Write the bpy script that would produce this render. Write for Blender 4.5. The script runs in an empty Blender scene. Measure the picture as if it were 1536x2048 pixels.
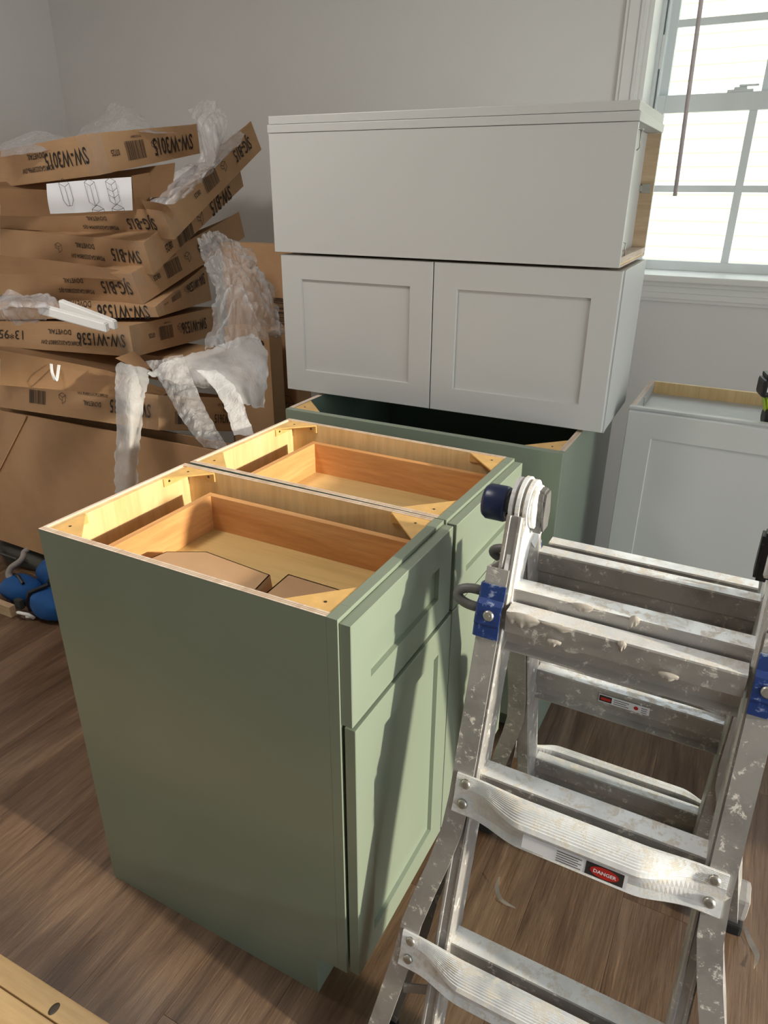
import bpy, bmesh, math, random, json
from mathutils import Vector, Matrix, noise
random.seed(7)
D = json.loads(r'''{"cam":[1.41686,1.05876,-0.70743,1.42153,1.14298,-0.00438,0.48635],"boxes":{"B1":[[-0.923,1.06,1.573],[-0.91,1.078,1.458],[-1.54,1.097,1.523],[-1.563,1.067,1.407],[-0.911,1.562,1.633],[-0.912,1.565,1.538],[-1.527,1.599,1.584],[-1.565,1.554,1.487]],"B2":[[-0.711,1.124,1.361],[-0.707,1.166,1.268],[-1.47,1.101,1.33],[-1.495,1.108,1.285],[-0.748,1.669,1.644],[-0.742,1.714,1.554],[-1.507,1.645,1.26],[-1.529,1.656,1.22]],"B3":[[-0.764,1.083,1.263],[-0.769,1.115,1.16],[-1.474,1.093,1.284],[-1.503,1.091,1.189],[-0.76,1.6,1.483],[-0.772,1.629,1.429],[-1.47,1.61,1.2],[-1.506,1.604,1.13]],"B4":[[-0.795,1.044,1.17],[-0.788,1.073,1.069],[-1.414,1.013,1.147],[-1.435,1.008,1.063],[-0.846,1.684,1.337],[-0.845,1.709,1.245],[-1.465,1.654,1.1],[-1.492,1.643,1.04]],"B5":[[-0.732,1.067,1.064],[-0.728,1.074,1.031],[-1.319,0.87,1.058],[-1.334,0.855,1.004],[-0.902,1.529,1.152],[-0.895,1.534,1.019],[-1.48,1.338,1.045],[-1.501,1.315,0.99]],"B6":[[-0.751,0.963,1.017],[-0.746,0.961,0.918],[-1.357,0.834,1.001],[-1.368,0.817,0.924],[-0.882,1.544,0.992],[-0.874,1.542,0.887],[-1.488,1.415,0.977],[-1.496,1.398,0.885]],"B7":[[-0.565,0.869,0.836],[-0.557,0.844,0.73],[-1.33,0.872,0.807],[-1.325,0.842,0.699],[-0.563,1.342,0.709],[-0.55,1.316,0.592],[-1.327,1.345,0.68],[-1.318,1.315,0.562]]},"films":{"strip":[[[-0.644,0.794,0.941],[-0.575,0.796,0.946],[-0.539,0.828,0.923]],[[-0.567,0.702,0.876],[-0.504,0.698,0.877],[-0.486,0.739,0.866]],[[-0.542,0.667,0.784],[-0.485,0.664,0.79],[-0.476,0.704,0.786]],[[-0.535,0.634,0.688],[-0.478,0.634,0.701],[-0.475,0.67,0.695]],[[-0.518,0.602,0.608],[-0.472,0.599,0.603],[-0.459,0.637,0.615]]],"sheet":[[[-0.536,0.805,0.923],[-0.455,0.846,0.969],[-0.391,0.941,0.992],[-0.345,1.078,1.018]],[[-0.432,0.801,0.907],[-0.348,0.839,0.942],[-0.299,0.923,0.96],[-0.259,1.035,0.967]],[[-0.338,0.822,0.899],[-0.251,0.828,0.919],[-0.234,0.897,0.914],[-0.224,0.978,0.893]],[[-0.276,0.843,0.877],[-0.21,0.827,0.874],[-0.203,0.879,0.848],[-0.206,0.929,0.827]]],"arm":[[[-0.333,0.802,0.952],[-0.29,0.827,0.957]],[[-0.242,0.768,0.914],[-0.198,0.798,0.926]],[[-0.169,0.721,0.868],[-0.13,0.749,0.883]],[[-0.117,0.679,0.83],[-0.075,0.705,0.837]]],"clear":[[[-0.544,1.087,1.287],[-0.512,1.141,1.31],[-0.476,1.202,1.272],[-0.468,1.252,1.239]],[[-0.454,1.005,1.228],[-0.375,1.023,1.23],[-0.353,1.111,1.21],[-0.36,1.204,1.157]],[[-0.382,0.954,1.152],[-0.296,0.949,1.151],[-0.28,1.041,1.12],[-0.277,1.138,1.064]],[[-0.365,0.922,1.073],[-0.279,0.918,1.073],[-0.251,0.995,1.05],[-0.242,1.105,1.014]],[[-0.383,0.878,1.006],[-0.29,0.878,1.008],[-0.261,0.932,1.009],[-0.267,0.985,0.999]]],"strand":[[[-0.515,0.787,0.963],[-0.457,0.799,0.977],[-0.424,0.847,0.986]],[[-0.412,0.741,0.913],[-0.36,0.746,0.918],[-0.332,0.785,0.918]],[[-0.339,0.704,0.863],[-0.291,0.708,0.871],[-0.267,0.746,0.873]],[[-0.241,0.658,0.819],[-0.197,0.658,0.823],[-0.176,0.693,0.822]],[[-0.197,0.644,0.795],[-0.155,0.645,0.802],[-0.14,0.677,0.802]]],"knot":[[[-0.782,1.367,1.665],[-0.732,1.382,1.69],[-0.665,1.376,1.682],[-0.626,1.38,1.65]],[[-0.736,1.339,1.61],[-0.656,1.295,1.612],[-0.606,1.296,1.61],[-0.601,1.342,1.599]],[[-0.709,1.323,1.55],[-0.635,1.285,1.547],[-0.592,1.282,1.546],[-0.61,1.335,1.546]],[[-0.712,1.307,1.476],[-0.647,1.283,1.482],[-0.606,1.283,1.489],[-0.618,1.331,1.498]]],"lining":[[[-0.758,1.358,1.5],[-0.729,1.419,1.54],[-0.705,1.506,1.613],[-0.663,1.52,1.597]],[[-0.732,1.227,1.46],[-0.664,1.249,1.482],[-0.625,1.302,1.497],[-0.634,1.422,1.546]],[[-0.716,1.134,1.408],[-0.646,1.128,1.423],[-0.616,1.176,1.437],[-0.616,1.263,1.46]],[[-0.722,1.091,1.38],[-0.67,1.092,1.376],[-0.637,1.111,1.38],[-0.624,1.158,1.409]]],"peaks":[[[-1.218,1.303,1.622],[-1.164,1.35,1.658],[-1.133,1.385,1.695],[-1.068,1.363,1.683],[-1.074,1.414,1.692],[-1.021,1.419,1.647],[-0.974,1.425,1.611]],[[-1.135,1.201,1.58],[-1.033,1.206,1.584],[-0.991,1.232,1.59],[-0.964,1.246,1.59],[-0.937,1.262,1.594],[-0.896,1.284,1.594],[-0.839,1.365,1.597]]],"fold":[[[-1.355,1.074,1.559],[-1.301,1.116,1.586],[-1.244,1.153,1.598],[-1.166,1.186,1.583]],[[-1.246,0.984,1.513],[-1.191,1.018,1.524],[-1.121,1.06,1.535],[-1.026,1.123,1.559]]],"clump":[[[-1.132,0.731,1.099],[-1.029,0.749,1.127],[-0.955,0.791,1.131],[-0.895,0.831,1.101]],[[-1.056,0.672,1.075],[-0.919,0.671,1.104],[-0.848,0.709,1.104],[-0.839,0.788,1.08]],[[-1.096,0.688,1.029],[-0.975,0.698,1.044],[-0.913,0.728,1.038],[-0.894,0.775,1.039]]],"paper":[[[-0.927,0.885,1.431],[-0.852,0.929,1.439],[-0.775,0.974,1.446],[-0.707,1.012,1.451]],[[-0.933,0.885,1.387],[-0.86,0.926,1.393],[-0.781,0.97,1.399],[-0.71,1.009,1.402]],[[-0.945,0.895,1.347],[-0.878,0.932,1.35],[-0.798,0.976,1.355],[-0.724,1.017,1.358]]],"flapA":[[[-1.146,0.888,1.418],[-1.006,0.959,1.414],[-0.884,1.045,1.407],[-0.763,1.141,1.423]],[[-1.168,0.884,1.338],[-1.027,0.959,1.338],[-0.904,1.05,1.341],[-0.781,1.147,1.356]]],"flapB":[[[-0.774,1.078,1.455],[-0.756,1.142,1.466]],[[-0.772,1.078,1.358],[-0.755,1.133,1.398]]],"flapC":[[[-0.714,1.05,1.387],[-0.663,1.094,1.373],[-0.649,1.113,1.347]],[[-0.715,1.061,1.362],[-0.681,1.099,1.353],[-0.656,1.112,1.33]]],"flapD":[[[-1.027,0.69,0.961],[-0.855,0.765,0.931],[-0.697,0.832,0.899],[-0.55,0.906,0.844]],[[-1.024,0.663,0.857],[-0.855,0.745,0.844],[-0.699,0.82,0.83],[-0.592,0.891,0.811]]],"flapE":[[[-0.706,0.848,0.94],[-0.697,0.906,0.948],[-0.699,0.929,0.946]],[[-0.657,0.862,0.918],[-0.639,0.89,0.905],[-0.631,0.917,0.902]]],"flapF":[[[-1.269,0.82,0.931],[-1.008,0.948,0.912],[-0.836,1.032,0.899]],[[-1.203,0.767,0.903],[-0.946,0.887,0.876],[-0.778,0.969,0.862]]],"flapG":[[[-1.469,1.01,1.431],[-1.153,1.19,1.458],[-0.857,1.369,1.502]],[[-1.424,0.963,1.366],[-1.108,1.134,1.375],[-0.818,1.297,1.397]]],"flapH":[[[-1.311,0.85,1.225],[-1.042,0.979,1.2],[-0.816,1.081,1.167]],[[-1.288,0.82,1.166],[-1.024,0.954,1.156],[-0.802,1.063,1.143]]]},"segs":{"foam1":[[-0.888,0.754,1.088],[-0.713,0.843,1.034]],"foam2":[[-0.888,0.831,1.092],[-0.74,0.901,1.03]],"loop":[[-0.869,0.742,0.925],[-0.826,0.707,0.91],[-0.811,0.704,0.887],[-0.848,0.752,0.922]]}}''')
sc = bpy.context.scene
C = sc.collection
# ------------------------------------------------------------------ camera
cam = bpy.data.objects.new('camera', bpy.data.cameras.new('camera')); C.objects.link(cam); sc.camera = cam
f_, cx_, cy_, cz_, rx_, ry_, rz_ = D['cam']
cam.location = (cx_, cy_, cz_); cam.rotation_euler = (rx_, ry_, rz_)
cam.data.sensor_fit = 'VERTICAL'; cam.data.sensor_height = 24.0
cam.data.lens = f_*1000/2048*24.0; cam.data.clip_start = .05
# ------------------------------------------------------------------ world, sun, exposure
w = bpy.data.worlds.new('sky'); sc.world = w; w.use_nodes = True
wn = w.node_tree.nodes; wl = w.node_tree.links
bg = wn['Background']
tc = wn.new('ShaderNodeTexCoord'); sx = wn.new('ShaderNodeSeparateXYZ'); rp = wn.new('ShaderNodeValToRGB')
wl.new(tc.outputs['Generated'], sx.inputs[0]); wl.new(sx.outputs['Z'], rp.inputs[0]); wl.new(rp.outputs[0], bg.inputs['Color'])
rp.color_ramp.elements[0].position = 0.0; rp.color_ramp.elements[0].color = (.92, .93, .90, 1)
rp.color_ramp.elements[1].position = .7; rp.color_ramp.elements[1].color = (.62, .78, 1.0, 1)
bg.inputs['Strength'].default_value = 5.4
sun = bpy.data.lights.new('sun', 'SUN'); sun.energy = 5.8; sun.angle = math.radians(2.2); sun.color = (1.0, .90, .74)
so = bpy.data.objects.new('sun', sun); C.objects.link(so)
so.rotation_euler = Vector((-1, .03, -.27)).to_track_quat('-Z', 'Y').to_euler()
so.location = (6, 0, 3)
sc.view_settings.view_transform = 'Standard'; sc.view_settings.look = 'None'
sc.view_settings.gamma = 1; sc.view_settings.use_curve_mapping = False
sc.view_settings.exposure = 0.12
sc.cycles.use_denoising = True
sc.cycles.max_bounces = 10; sc.cycles.diffuse_bounces = 5; sc.cycles.transparent_max_bounces = 24
lamp = bpy.data.lights.new('fill_lamp', 'AREA'); lamp.shape = 'DISK'; lamp.size = .42; lamp.energy = 15; lamp.color = (1.0, .95, .89)  # unseen fill lamp, added to brighten the cartons and back wall
lo_ = bpy.data.objects.new('fill_lamp', lamp); C.objects.link(lo_); lo_.location = (-.45, .05, 2.335)
# portals: they only tell the sampler where the sky comes in
def portal(loc, rot, sx_, sy_):
    l = bpy.data.lights.new('portal', 'AREA'); l.shape = 'RECTANGLE'; l.size = sx_; l.size_y = sy_
    l.cycles.is_portal = True
    o = bpy.data.objects.new('portal', l); C.objects.link(o); o.location = loc; o.rotation_euler = rot
portal((3.02, -.3, 1.05), (0, math.pi/2, 0), 2.1, 2.1)
portal((1.27, 2.42, 1.68), (math.pi/2, 0, 0), 1.45, 1.1)

# ------------------------------------------------------------------ materials
def lin(c):
    if isinstance(c, str):
        c = [int(c[i:i+2], 16)/255 for i in (0, 2, 4)]
    return tuple((x/12.92 if x <= .04045 else ((x+.055)/1.055)**2.4) for x in c[:3]) + (1,)
class NT:
    def __init__(s, name):
        s.m = bpy.data.materials.new(name); s.m.use_nodes = True
        s.n = s.m.node_tree.nodes; s.l = s.m.node_tree.links
        s.b = s.n['Principled BSDF']; s.out = s.n['Material Output']
        s.tc = s.n.new('ShaderNodeTexCoord')
    def add(s, t, **k):
        n = s.n.new('ShaderNode'+t)
        for a, v in k.items(): setattr(n, a, v)
        return n
    def mapping(s, scale, rot=(0,0,0), src='Object', loc=None):
        m = s.add('Mapping'); m.inputs['Scale'].default_value = scale; m.inputs['Rotation'].default_value = rot
        s.l.new(s.tc.outputs[src], m.inputs[0]); return m
    def noise(s, scale, detail=4, rough=.5, vec=None, dist=0):
        n = s.add('TexNoise'); n.inputs['Scale'].default_value = scale; n.inputs['Detail'].default_value = detail
        n.inputs['Roughness'].default_value = rough; n.inputs['Distortion'].default_value = dist
        if vec is not None: s.l.new(vec.outputs[0], n.inputs['Vector'])
        else: s.l.new(s.tc.outputs['Object'], n.inputs['Vector'])
        return n
    def ramp(s, src, stops, out=0):
        r = s.add('ValToRGB'); e = r.color_ramp.elements
        while len(e) < len(stops): e.new(.5)
        for i, (p, c) in enumerate(stops):
            e[i].position = p; e[i].color = c if len(c) == 4 else (*c, 1)
        s.l.new(src.outputs[out], r.inputs[0]); return r
    def bump(s, src, strength, dist=.01, out=0, prev=None):
        b = s.add('Bump'); b.inputs['Strength'].default_value = strength; b.inputs['Distance'].default_value = dist
        s.l.new(src.outputs[out], b.inputs['Height'])
        if prev: s.l.new(prev.outputs[0], b.inputs['Normal'])
        s.l.new(b.outputs[0], s.b.inputs['Normal']); return b
    def col(s, n): s.l.new(n.outputs[0], s.b.inputs['Base Color'])
    def rough(s, v): s.b.inputs['Roughness'].default_value = v
def mixc(nt, a, b, fac=None, f=.5, mode='MIX'):
    m = nt.add('Mix', data_type='RGBA', blend_type=mode)
    m.inputs[0].default_value = f
    if fac is not None: nt.l.new(fac.outputs[0], m.inputs[0])
    for i, x in ((6, a), (7, b)):
        if isinstance(x, tuple): m.inputs[i].default_value = x
        else: nt.l.new(x.outputs[0], m.inputs[i])
    class O: outputs = [m.outputs[2]]
    return O
def paint(name, hexc, rough=.45, var=.04, bump=.03, spec=.5):
    t = NT(name); c = lin(hexc)
    n = t.noise(3.0, 3)
    r = t.ramp(n, [(.3, tuple(x*(1-var) for x in c[:3])), (.7, tuple(min(1, x*(1+var)) for x in c[:3]))])
    t.col(r); t.rough(rough); t.b.inputs['Specular IOR Level'].default_value = spec
    if bump: t.bump(t.noise(160, 2), bump, .001)
    return t.m
def wood(name, c1, c2, c3, axis='X', scale=1.0, rough=.5, ring=.0):
    t = NT(name)
    sc_ = {'X': (1.2, 14, 14), 'Y': (14, 1.2, 14), 'Z': (14, 14, 1.2)}[axis]
    mp = t.mapping(tuple(v*scale for v in sc_))
    oi = t.add('ObjectInfo'); va = t.add('VectorMath', operation='SCALE'); t.l.new(oi.outputs['Random'], va.inputs['Scale'])
    va.inputs[0].default_value = (37, 53, 71); t.l.new(va.outputs[0], mp.inputs['Location'])
    n1 = t.noise(1.0, 5, .6, mp, 1.4)
    r = t.ramp(n1, [(.25, lin(c1)), (.5, lin(c2)), (.75, lin(c3))])
    mp2 = t.mapping(tuple(v*scale*9 for v in sc_)); n2 = t.noise(1.0, 3, .7, mp2)
    r2 = t.ramp(n2, [(.35, (.78, .76, .74)), (.6, (1, 1, 1))])
    t.col(mixc(t, r, r2, f=.6, mode='MULTIPLY')); t.rough(rough)
    t.bump(n2, .12, .001); return t.m
def plain(name, hexc, rough=.5, metal=0.0):
    t = NT(name); c = lin(hexc); n = t.noise(40, 3)
    t.col(t.ramp(n, [(.3, tuple(x*.9 for x in c[:3])), (.7, tuple(min(1, x*1.08) for x in c[:3]))]))
    t.rough(rough); t.b.inputs['Metallic'].default_value = metal; return t.m
M = {}
M['green'] = paint('sage_green_paint', '7E8878', .30, spec=.6)
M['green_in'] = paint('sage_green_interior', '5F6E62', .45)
M['white'] = paint('white_cabinet_paint', 'BDBDBB', .40, .015)
M['wall'] = paint('warm_white_wall_paint', 'E8E7E6', .8, .012, .12, .3)
M['ceil'] = paint('ceiling_paint', 'E8E6E2', .9, .01, .1, .3)
M['trim'] = paint('white_trim_paint', 'F0F0EF', .4, .01)
M['vinyl'] = paint('white_vinyl', 'EAF0F3', .35, .01)
M['maple'] = wood('maple_veneer', 'D9B57E', 'E2C08A', 'E8CB99', 'Z', .6, .4)
M['ply'] = wood('plywood_edge', 'B9A08C', 'D3BFAE', 'E6D8CB', 'Y', 2.0, .7)
M['drawer'] = wood('beech_drawer_wood', 'BF8550', 'D39B63', 'DFAE78', 'X', 1.0, .45)
M['drawer_y'] = wood('beech_drawer_end', 'BF8550', 'D39B63', 'DFAE78', 'Y', 1.0, .45)
M['dbottom'] = wood('drawer_base_veneer', 'C9A86C', 'CFAF76', 'D6B880', 'X', .4, .45)
M['rawply'] = wood('raw_brown_plywood', 'A38B6E', 'B79D7E', 'C6AF92', 'X', .8, .7)
M['pine'] = wood('pine_board_wood', 'B08A5A', 'BF9C6C', 'CAAA7C', 'X', .5, .6)
M['tan'] = plain('tan_plastic', 'D9AE6C', .4)
M['darkhole'] = plain('dark_screw', '3A2C1C', .5)
M['black'] = plain('black_plastic', '17181B', .45)
M['dgrey'] = plain('dark_grey_fabric', '33322F', .9)
M['blue_fab'] = plain('blue_fabric', '0A4C8C', .8)
M['greytube'] = plain('grey_rubber', '8F8A86', .6)
M['lime'] = plain('lime_green_plastic', 'A9C22B', .45)
M['rubber'] = plain('black_rubber', '1C1B1B', .8)
M['knob'] = plain('grey_cast_plastic', '6C6A68', .5)
M['wand'] = plain('mauve_grey_plastic', 'C9BEC2', .4)
M['steel'] = plain('zinc_steel', 'B9B6AE', .35, .9)
M['ink'] = plain('black_ink', '2A2320', .8)
M['paperw'] = paint('white_paper', 'D9D8DC', .7, .01)
M['foam'] = paint('white_foam', 'EDECEA', .8, .01)
M['redlab'] = plain('red_label', 'B5241C', .5)
M['peel'] = plain('paint_peel', 'CFC6BC', .7)
M['plaster'] = plain('dried_plaster', 'B5ACA2', .85)
M['yellow'] = plain('yellow_glue', 'C9B36A', .8)
def cardboard():
    t = NT('kraft_cardboard')
    mp = t.mapping((1, 1, 60)); n = t.noise(3, 4, .6); n2 = t.noise(18, 2, .5, mp)
    r = t.ramp(n, [(.3, lin('A5805C')), (.55, lin('B58F69')), (.75, lin('BE9A76'))])
    r2 = t.ramp(n2, [(.4, (.93, .93, .93)), (.6, (1, 1, 1))])
    t.col(mixc(t, r, r2, f=.7, mode='MULTIPLY')); t.rough(.75)
    t.bump(n2, .15, .001); return t.m
M['card'] = cardboard()
def film(name, tr, tint, rough=.12, bump=.5):
    t = NT(name); t.b.inputs['Base Color'].default_value = tint; t.b.inputs['Roughness'].default_value = rough
    t.b.inputs['Specular IOR Level'].default_value = .9
    tp = t.add('BsdfTransparent'); mx = t.add('MixShader')
    t.l.new(tp.outputs[0], mx.inputs[1]); t.l.new(t.b.outputs[0], mx.inputs[2]); t.l.new(mx.outputs[0], t.out.inputs[0])
    n = t.noise(9, 4, .6); mr = t.add('MapRange'); mr.inputs[1].default_value = .35; mr.inputs[2].default_value = .65
    mr.inputs[3].default_value = 1-tr-.1; mr.inputs[4].default_value = 1-tr+.12
    t.l.new(n.outputs[0], mr.inputs[0]); t.l.new(mr.outputs[0], mx.inputs[0])
    mp = t.mapping((60, 60, 14)); t.bump(t.noise(1, 4, .6, mp, 1.0), bump, .02); return t.m
M['film'] = film('clear_stretch_film', .66, (.66, .65, .66, 1), .10, .8)
M['filmthick'] = film('milky_plastic_film', .52, (.64, .61, .62, 1), .18, .5)
M['foamwrap'] = film('thin_white_foam_wrap', .30, (.62, .61, .61, 1), .6, .25)
M['tape'] = film('clear_packing_tape', .86, (.60, .50, .40, 1), .08, .35)
def glass():
    t = NT('window_glass'); gl = t.add('BsdfGlossy'); gl.inputs['Roughness'].default_value = .02
    tp = t.add('BsdfTransparent'); tp.inputs[0].default_value = (.97, .98, .97, 1); mx = t.add('MixShader'); fr = t.add('Fresnel'); fr.inputs[0].default_value = 1.25
    t.l.new(fr.outputs[0], mx.inputs[0]); t.l.new(tp.outputs[0], mx.inputs[1]); t.l.new(gl.outputs[0], mx.inputs[2]); t.l.new(mx.outputs[0], t.out.inputs[0]); return t.m
M['glass'] = glass()
def siding():
    t = NT('pale_yellow_siding'); n = t.noise(30, 3); t.col(t.ramp(n, [(.3, lin('D2CDB2')), (.7, lin('DBD6BE'))])); t.rough(.6); return t.m
M['siding'] = siding()
def alu(name, splat=.5, tone='8E8882', metal=.45):
    t = NT(name); c = lin(tone)
    n = t.noise(7, 6, .6); n3 = t.noise(120, 3, .6)
    r = t.ramp(n, [(.30, tuple(x*.62 for x in c[:3])), (.5, c), (.75, tuple(min(1, x*1.2) for x in c[:3]))])
    # dried drywall compound and paint left on the metal
    n2 = t.noise(46, 10, .80, None, .3)
    spl = t.ramp(n2, [(.60-.10*splat, (0, 0, 0)), (.645-.085*splat, (1, 1, 1))])
    t.col(mixc(t, r, lin('DAD3CA'), fac=spl))
    inv = t.add('MapRange'); inv.inputs[3].default_value = metal; inv.inputs[4].default_value = 0
    t.l.new(spl.outputs[0], inv.inputs[0]); t.l.new(inv.outputs[0], t.b.inputs['Metallic'])
    rr = t.ramp(n3, [(.3, (.34, .34, .34)), (.7, (.48, .48, .48))])
    t.l.new(mixc(t, rr, (.85, .85, .85, 1), fac=spl).outputs[0], t.b.inputs['Roughness'])
    b = t.bump(n3, .10, .001); t.bump(spl, .3, .0012, prev=b); return t.m
M['alu'] = alu('worn_aluminium', .38, 'AAA6A2', .42)
M['alu_glare'] = alu('splattered_glare_aluminium', .95, 'EDEEF0', .28)  # real splatter, plus a base tone lightened to paint in window glare
def blueplast():
    t = NT('scuffed_blue_plastic'); n = t.noise(60, 6, .7)
    t.col(t.ramp(n, [(.5, lin('1A3470')), (.56, lin('223E7E')), (.62, lin('8F9BB4'))])); t.rough(.45); return t.m
M['bluelock'] = blueplast()
def navyplast():
    t = NT('navy_roller_plastic'); n = t.noise(35, 5, .7)
    t.col(t.ramp(n, [(.55, lin('16264F')), (.66, lin('1F2F58')), (.70, lin('B5AEA4'))])); t.rough(.35); return t.m
M['navy'] = navyplast()
def floorwood():
    t = NT('brown_vinyl_plank')
    oi = t.add('ObjectInfo')
    mp = t.mapping((9, .9, 1)); va = t.add('VectorMath', operation='SCALE'); va.inputs[0].default_value = (31, 67, 11)
    t.l.new(oi.outputs['Random'], va.inputs['Scale']); t.l.new(va.outputs[0], mp.inputs['Location'])
    n1 = t.noise(1.0, 6, .62, mp, 1.6)
    r = t.ramp(n1, [(.28, lin('3C2A1D')), (.42, lin('5E4735')), (.58, lin('755D49')), (.78, lin('8C745E'))])
    mp2 = t.mapping((230, 9, 1)); t.l.new(va.outputs[0], mp2.inputs['Location'])
    n2 = t.noise(1.0, 4, .7, mp2, .5)
    r2 = t.ramp(n2, [(.36, (.58, .55, .53)), (.48, (.95, .95, .95)), (.60, (1.0, 1.0, 1.0)), (.66, (1.55, 1.5, 1.45))])
    mp3 = t.mapping((3.2, .7, 1)); t.l.new(va.outputs[0], mp3.inputs['Location'])
    n3 = t.noise(1.0, 3, .5, mp3, 1.0)
    r3 = t.ramp(n3, [(.32, (.50, .43, .38)), (.44, (.95, .93, .92)), (.60, (1.12, 1.12, 1.12))])
    a = mixc(t, r, r2, f=.75, mode='MULTIPLY'); b = mixc(t, a, r3, f=.8, mode='MULTIPLY')
    hv = t.add('HueSaturation'); hv.inputs['Saturation'].default_value = 1.0; mr = t.add('MapRange'); mr.inputs[3].default_value = .93; mr.inputs[4].default_value = 1.07
    t.l.new(oi.outputs['Random'], mr.inputs[0]); t.l.new(mr.outputs[0], hv.inputs['Value']); t.l.new(b.outputs[0], hv.inputs['Color'])
    t.l.new(hv.outputs[0], t.b.inputs['Base Color'])
    t.rough(.42); t.bump(n2, .45, .0015); return t.m
M['floor'] = floorwood()

# ------------------------------------------------------------------ mesh helpers
def obj(name, bm, mats, parent=None, smooth=False, label=None, cat=None, group=None, kind=None, loc=None):
    bmesh.ops.recalc_face_normals(bm, faces=bm.faces[:]) if not getattr(bm, 'is_open', False) and not name.startswith('~') else None
    me = bpy.data.meshes.new(name); bm.to_mesh(me); bm.free()
    if not isinstance(mats, (list, tuple)): mats = [mats]
    for m in mats: me.materials.append(M[m] if isinstance(m, str) else m)
    if smooth:
        for p in me.polygons: p.use_smooth = True
    o = bpy.data.objects.new(name, me); C.objects.link(o)
    if parent: o.parent = parent
    if loc: o.location = loc
    tag(o, label, cat, group, kind); return o
def tag(o, label=None, cat=None, group=None, kind=None):
    if label: o['label'] = label
    if cat: o['category'] = cat
    if group: o['group'] = group
    if kind: o['kind'] = kind
def thing(name, label, cat, loc=(0,0,0), rz=0, group=None):
    o = bpy.data.objects.new(name, None); C.objects.link(o); o.location = loc; o.rotation_euler = (0, 0, rz)
    o.empty_display_size = .05; tag(o, label, cat, group); return o
def box(bm, a, b, mat=0, bev=0):
    x0, y0, z0 = [min(p, q) for p, q in zip(a, b)]; x1, y1, z1 = [max(p, q) for p, q in zip(a, b)]
    v = [bm.verts.new(p) for p in ((x0,y0,z0),(x1,y0,z0),(x1,y1,z0),(x0,y1,z0),(x0,y0,z1),(x1,y0,z1),(x1,y1,z1),(x0,y1,z1))]
    fs = []
    for idx in ((0,3,2,1),(4,5,6,7),(0,1,5,4),(1,2,6,5),(2,3,7,6),(3,0,4,7)):
        f = bm.faces.new([v[i] for i in idx]); f.material_index = mat; fs.append(f)
    if bev:
        es = list({e for f in fs for e in f.edges})
        r = bmesh.ops.bevel(bm, geom=es, offset=bev, segments=2, affect='EDGES', profile=.6)
    return fs
def nb(): return bmesh.new()
def boxo(name, a, b, m, parent=None, bev=.0008, **k):
    bm = nb(); box(bm, a, b, 0, bev); return obj(name, bm, m, parent, **k)
def prism(bm, poly, vec, mat=0):
    """polygon extruded along vec"""
    vec = Vector(vec); a = [bm.verts.new(p) for p in poly]; b = [bm.verts.new(Vector(p)+vec) for p in poly]
    n = len(poly); fs = [bm.faces.new(a), bm.faces.new(b[::-1])]
    for i in range(n): fs.append(bm.faces.new((a[i], b[i], b[(i+1) % n], a[(i+1) % n])))
    for f in fs: f.material_index = mat
    return fs
def tube(bm, pts, r, seg=10, mat=0, cap=True):
    pts = [Vector(p) for p in pts]; rings = []; up = None
    for i, p in enumerate(pts):
        d = (pts[min(i+1, len(pts)-1)] - pts[max(i-1, 0)]).normalized()
        if up is None: up = d.orthogonal().normalized()
        up = (up - d*up.dot(d)).normalized(); s = d.cross(up)
        rr = r[i] if isinstance(r, (list, tuple)) else r
        rings.append([bm.verts.new(p + (up*math.cos(2*math.pi*k/seg)+s*math.sin(2*math.pi*k/seg))*rr) for k in range(seg)])
    for a, b in zip(rings, rings[1:]):
        for k in range(seg):
            f = bm.faces.new((a[k], a[(k+1) % seg], b[(k+1) % seg], b[k])); f.material_index = mat
    if cap:
        bm.faces.new(rings[0][::-1]).material_index = mat; bm.faces.new(rings[-1]).material_index = mat
def lathe(bm, c, axis, prof, seg=24, mat=0):
    c = Vector(c); ax = Vector(axis).normalized(); u = ax.orthogonal().normalized(); v = ax.cross(u); rings = []
    for r, h in prof:
        rings.append([bm.verts.new(c + ax*h + (u*math.cos(2*math.pi*k/seg)+v*math.sin(2*math.pi*k/seg))*max(r, 1e-5)) for k in range(seg)])
    for a, b in zip(rings, rings[1:]):
        for k in range(seg):
            f = bm.faces.new((a[k], a[(k+1) % seg], b[(k+1) % seg], b[k])); f.material_index = mat; f.smooth = True
    bm.faces.new(rings[0][::-1]).material_index = mat; bm.faces.new(rings[-1]).material_index = mat
def loft(bm, secs, mat=0, close=True, cap=True):
    rings = [[bm.verts.new(p) for p in s] for s in secs]; n = len(secs[0])
    for a, b in zip(rings, rings[1:]):
        for k in range(n if close else n-1):
            f = bm.faces.new((a[k], a[(k+1) % n], b[(k+1) % n], b[k])); f.material_index = mat
    if close and cap:
        bm.faces.new(rings[0][::-1]).material_index = mat; bm.faces.new(rings[-1]).material_index = mat
def slab(name, q, t, m, parent=None, bev=0, **k):
    """panel on 4 corners, thickened against the normal (q counter-clockwise seen from outside)"""
    q = [Vector(p) for p in q]; n = (q[2]-q[0]).cross(q[3]-q[1]).normalized()
    bm = nb(); prism(bm, q, -n*t)
    return obj(name, bm, m, parent, **k)
_txt = {}
def text_polys(s, size, bold=0.0):
    key = (s, size, bold)
    if key not in _txt:
        cu = bpy.data.curves.new('lettering', 'FONT'); cu.body = s; cu.size = size; cu.offset = bold; cu.resolution_u = 2
        o = bpy.data.objects.new('lettering', cu); C.objects.link(o)
        dg = bpy.context.evaluated_depsgraph_get(); me = bpy.data.meshes.new_from_object(o.evaluated_get(dg))
        _txt[key] = ([v.co.copy() for v in me.vertices], [tuple(p.vertices) for p in me.polygons])
        bpy.data.objects.remove(o); bpy.data.curves.remove(cu); bpy.data.meshes.remove(me)
    return _txt[key]
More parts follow.
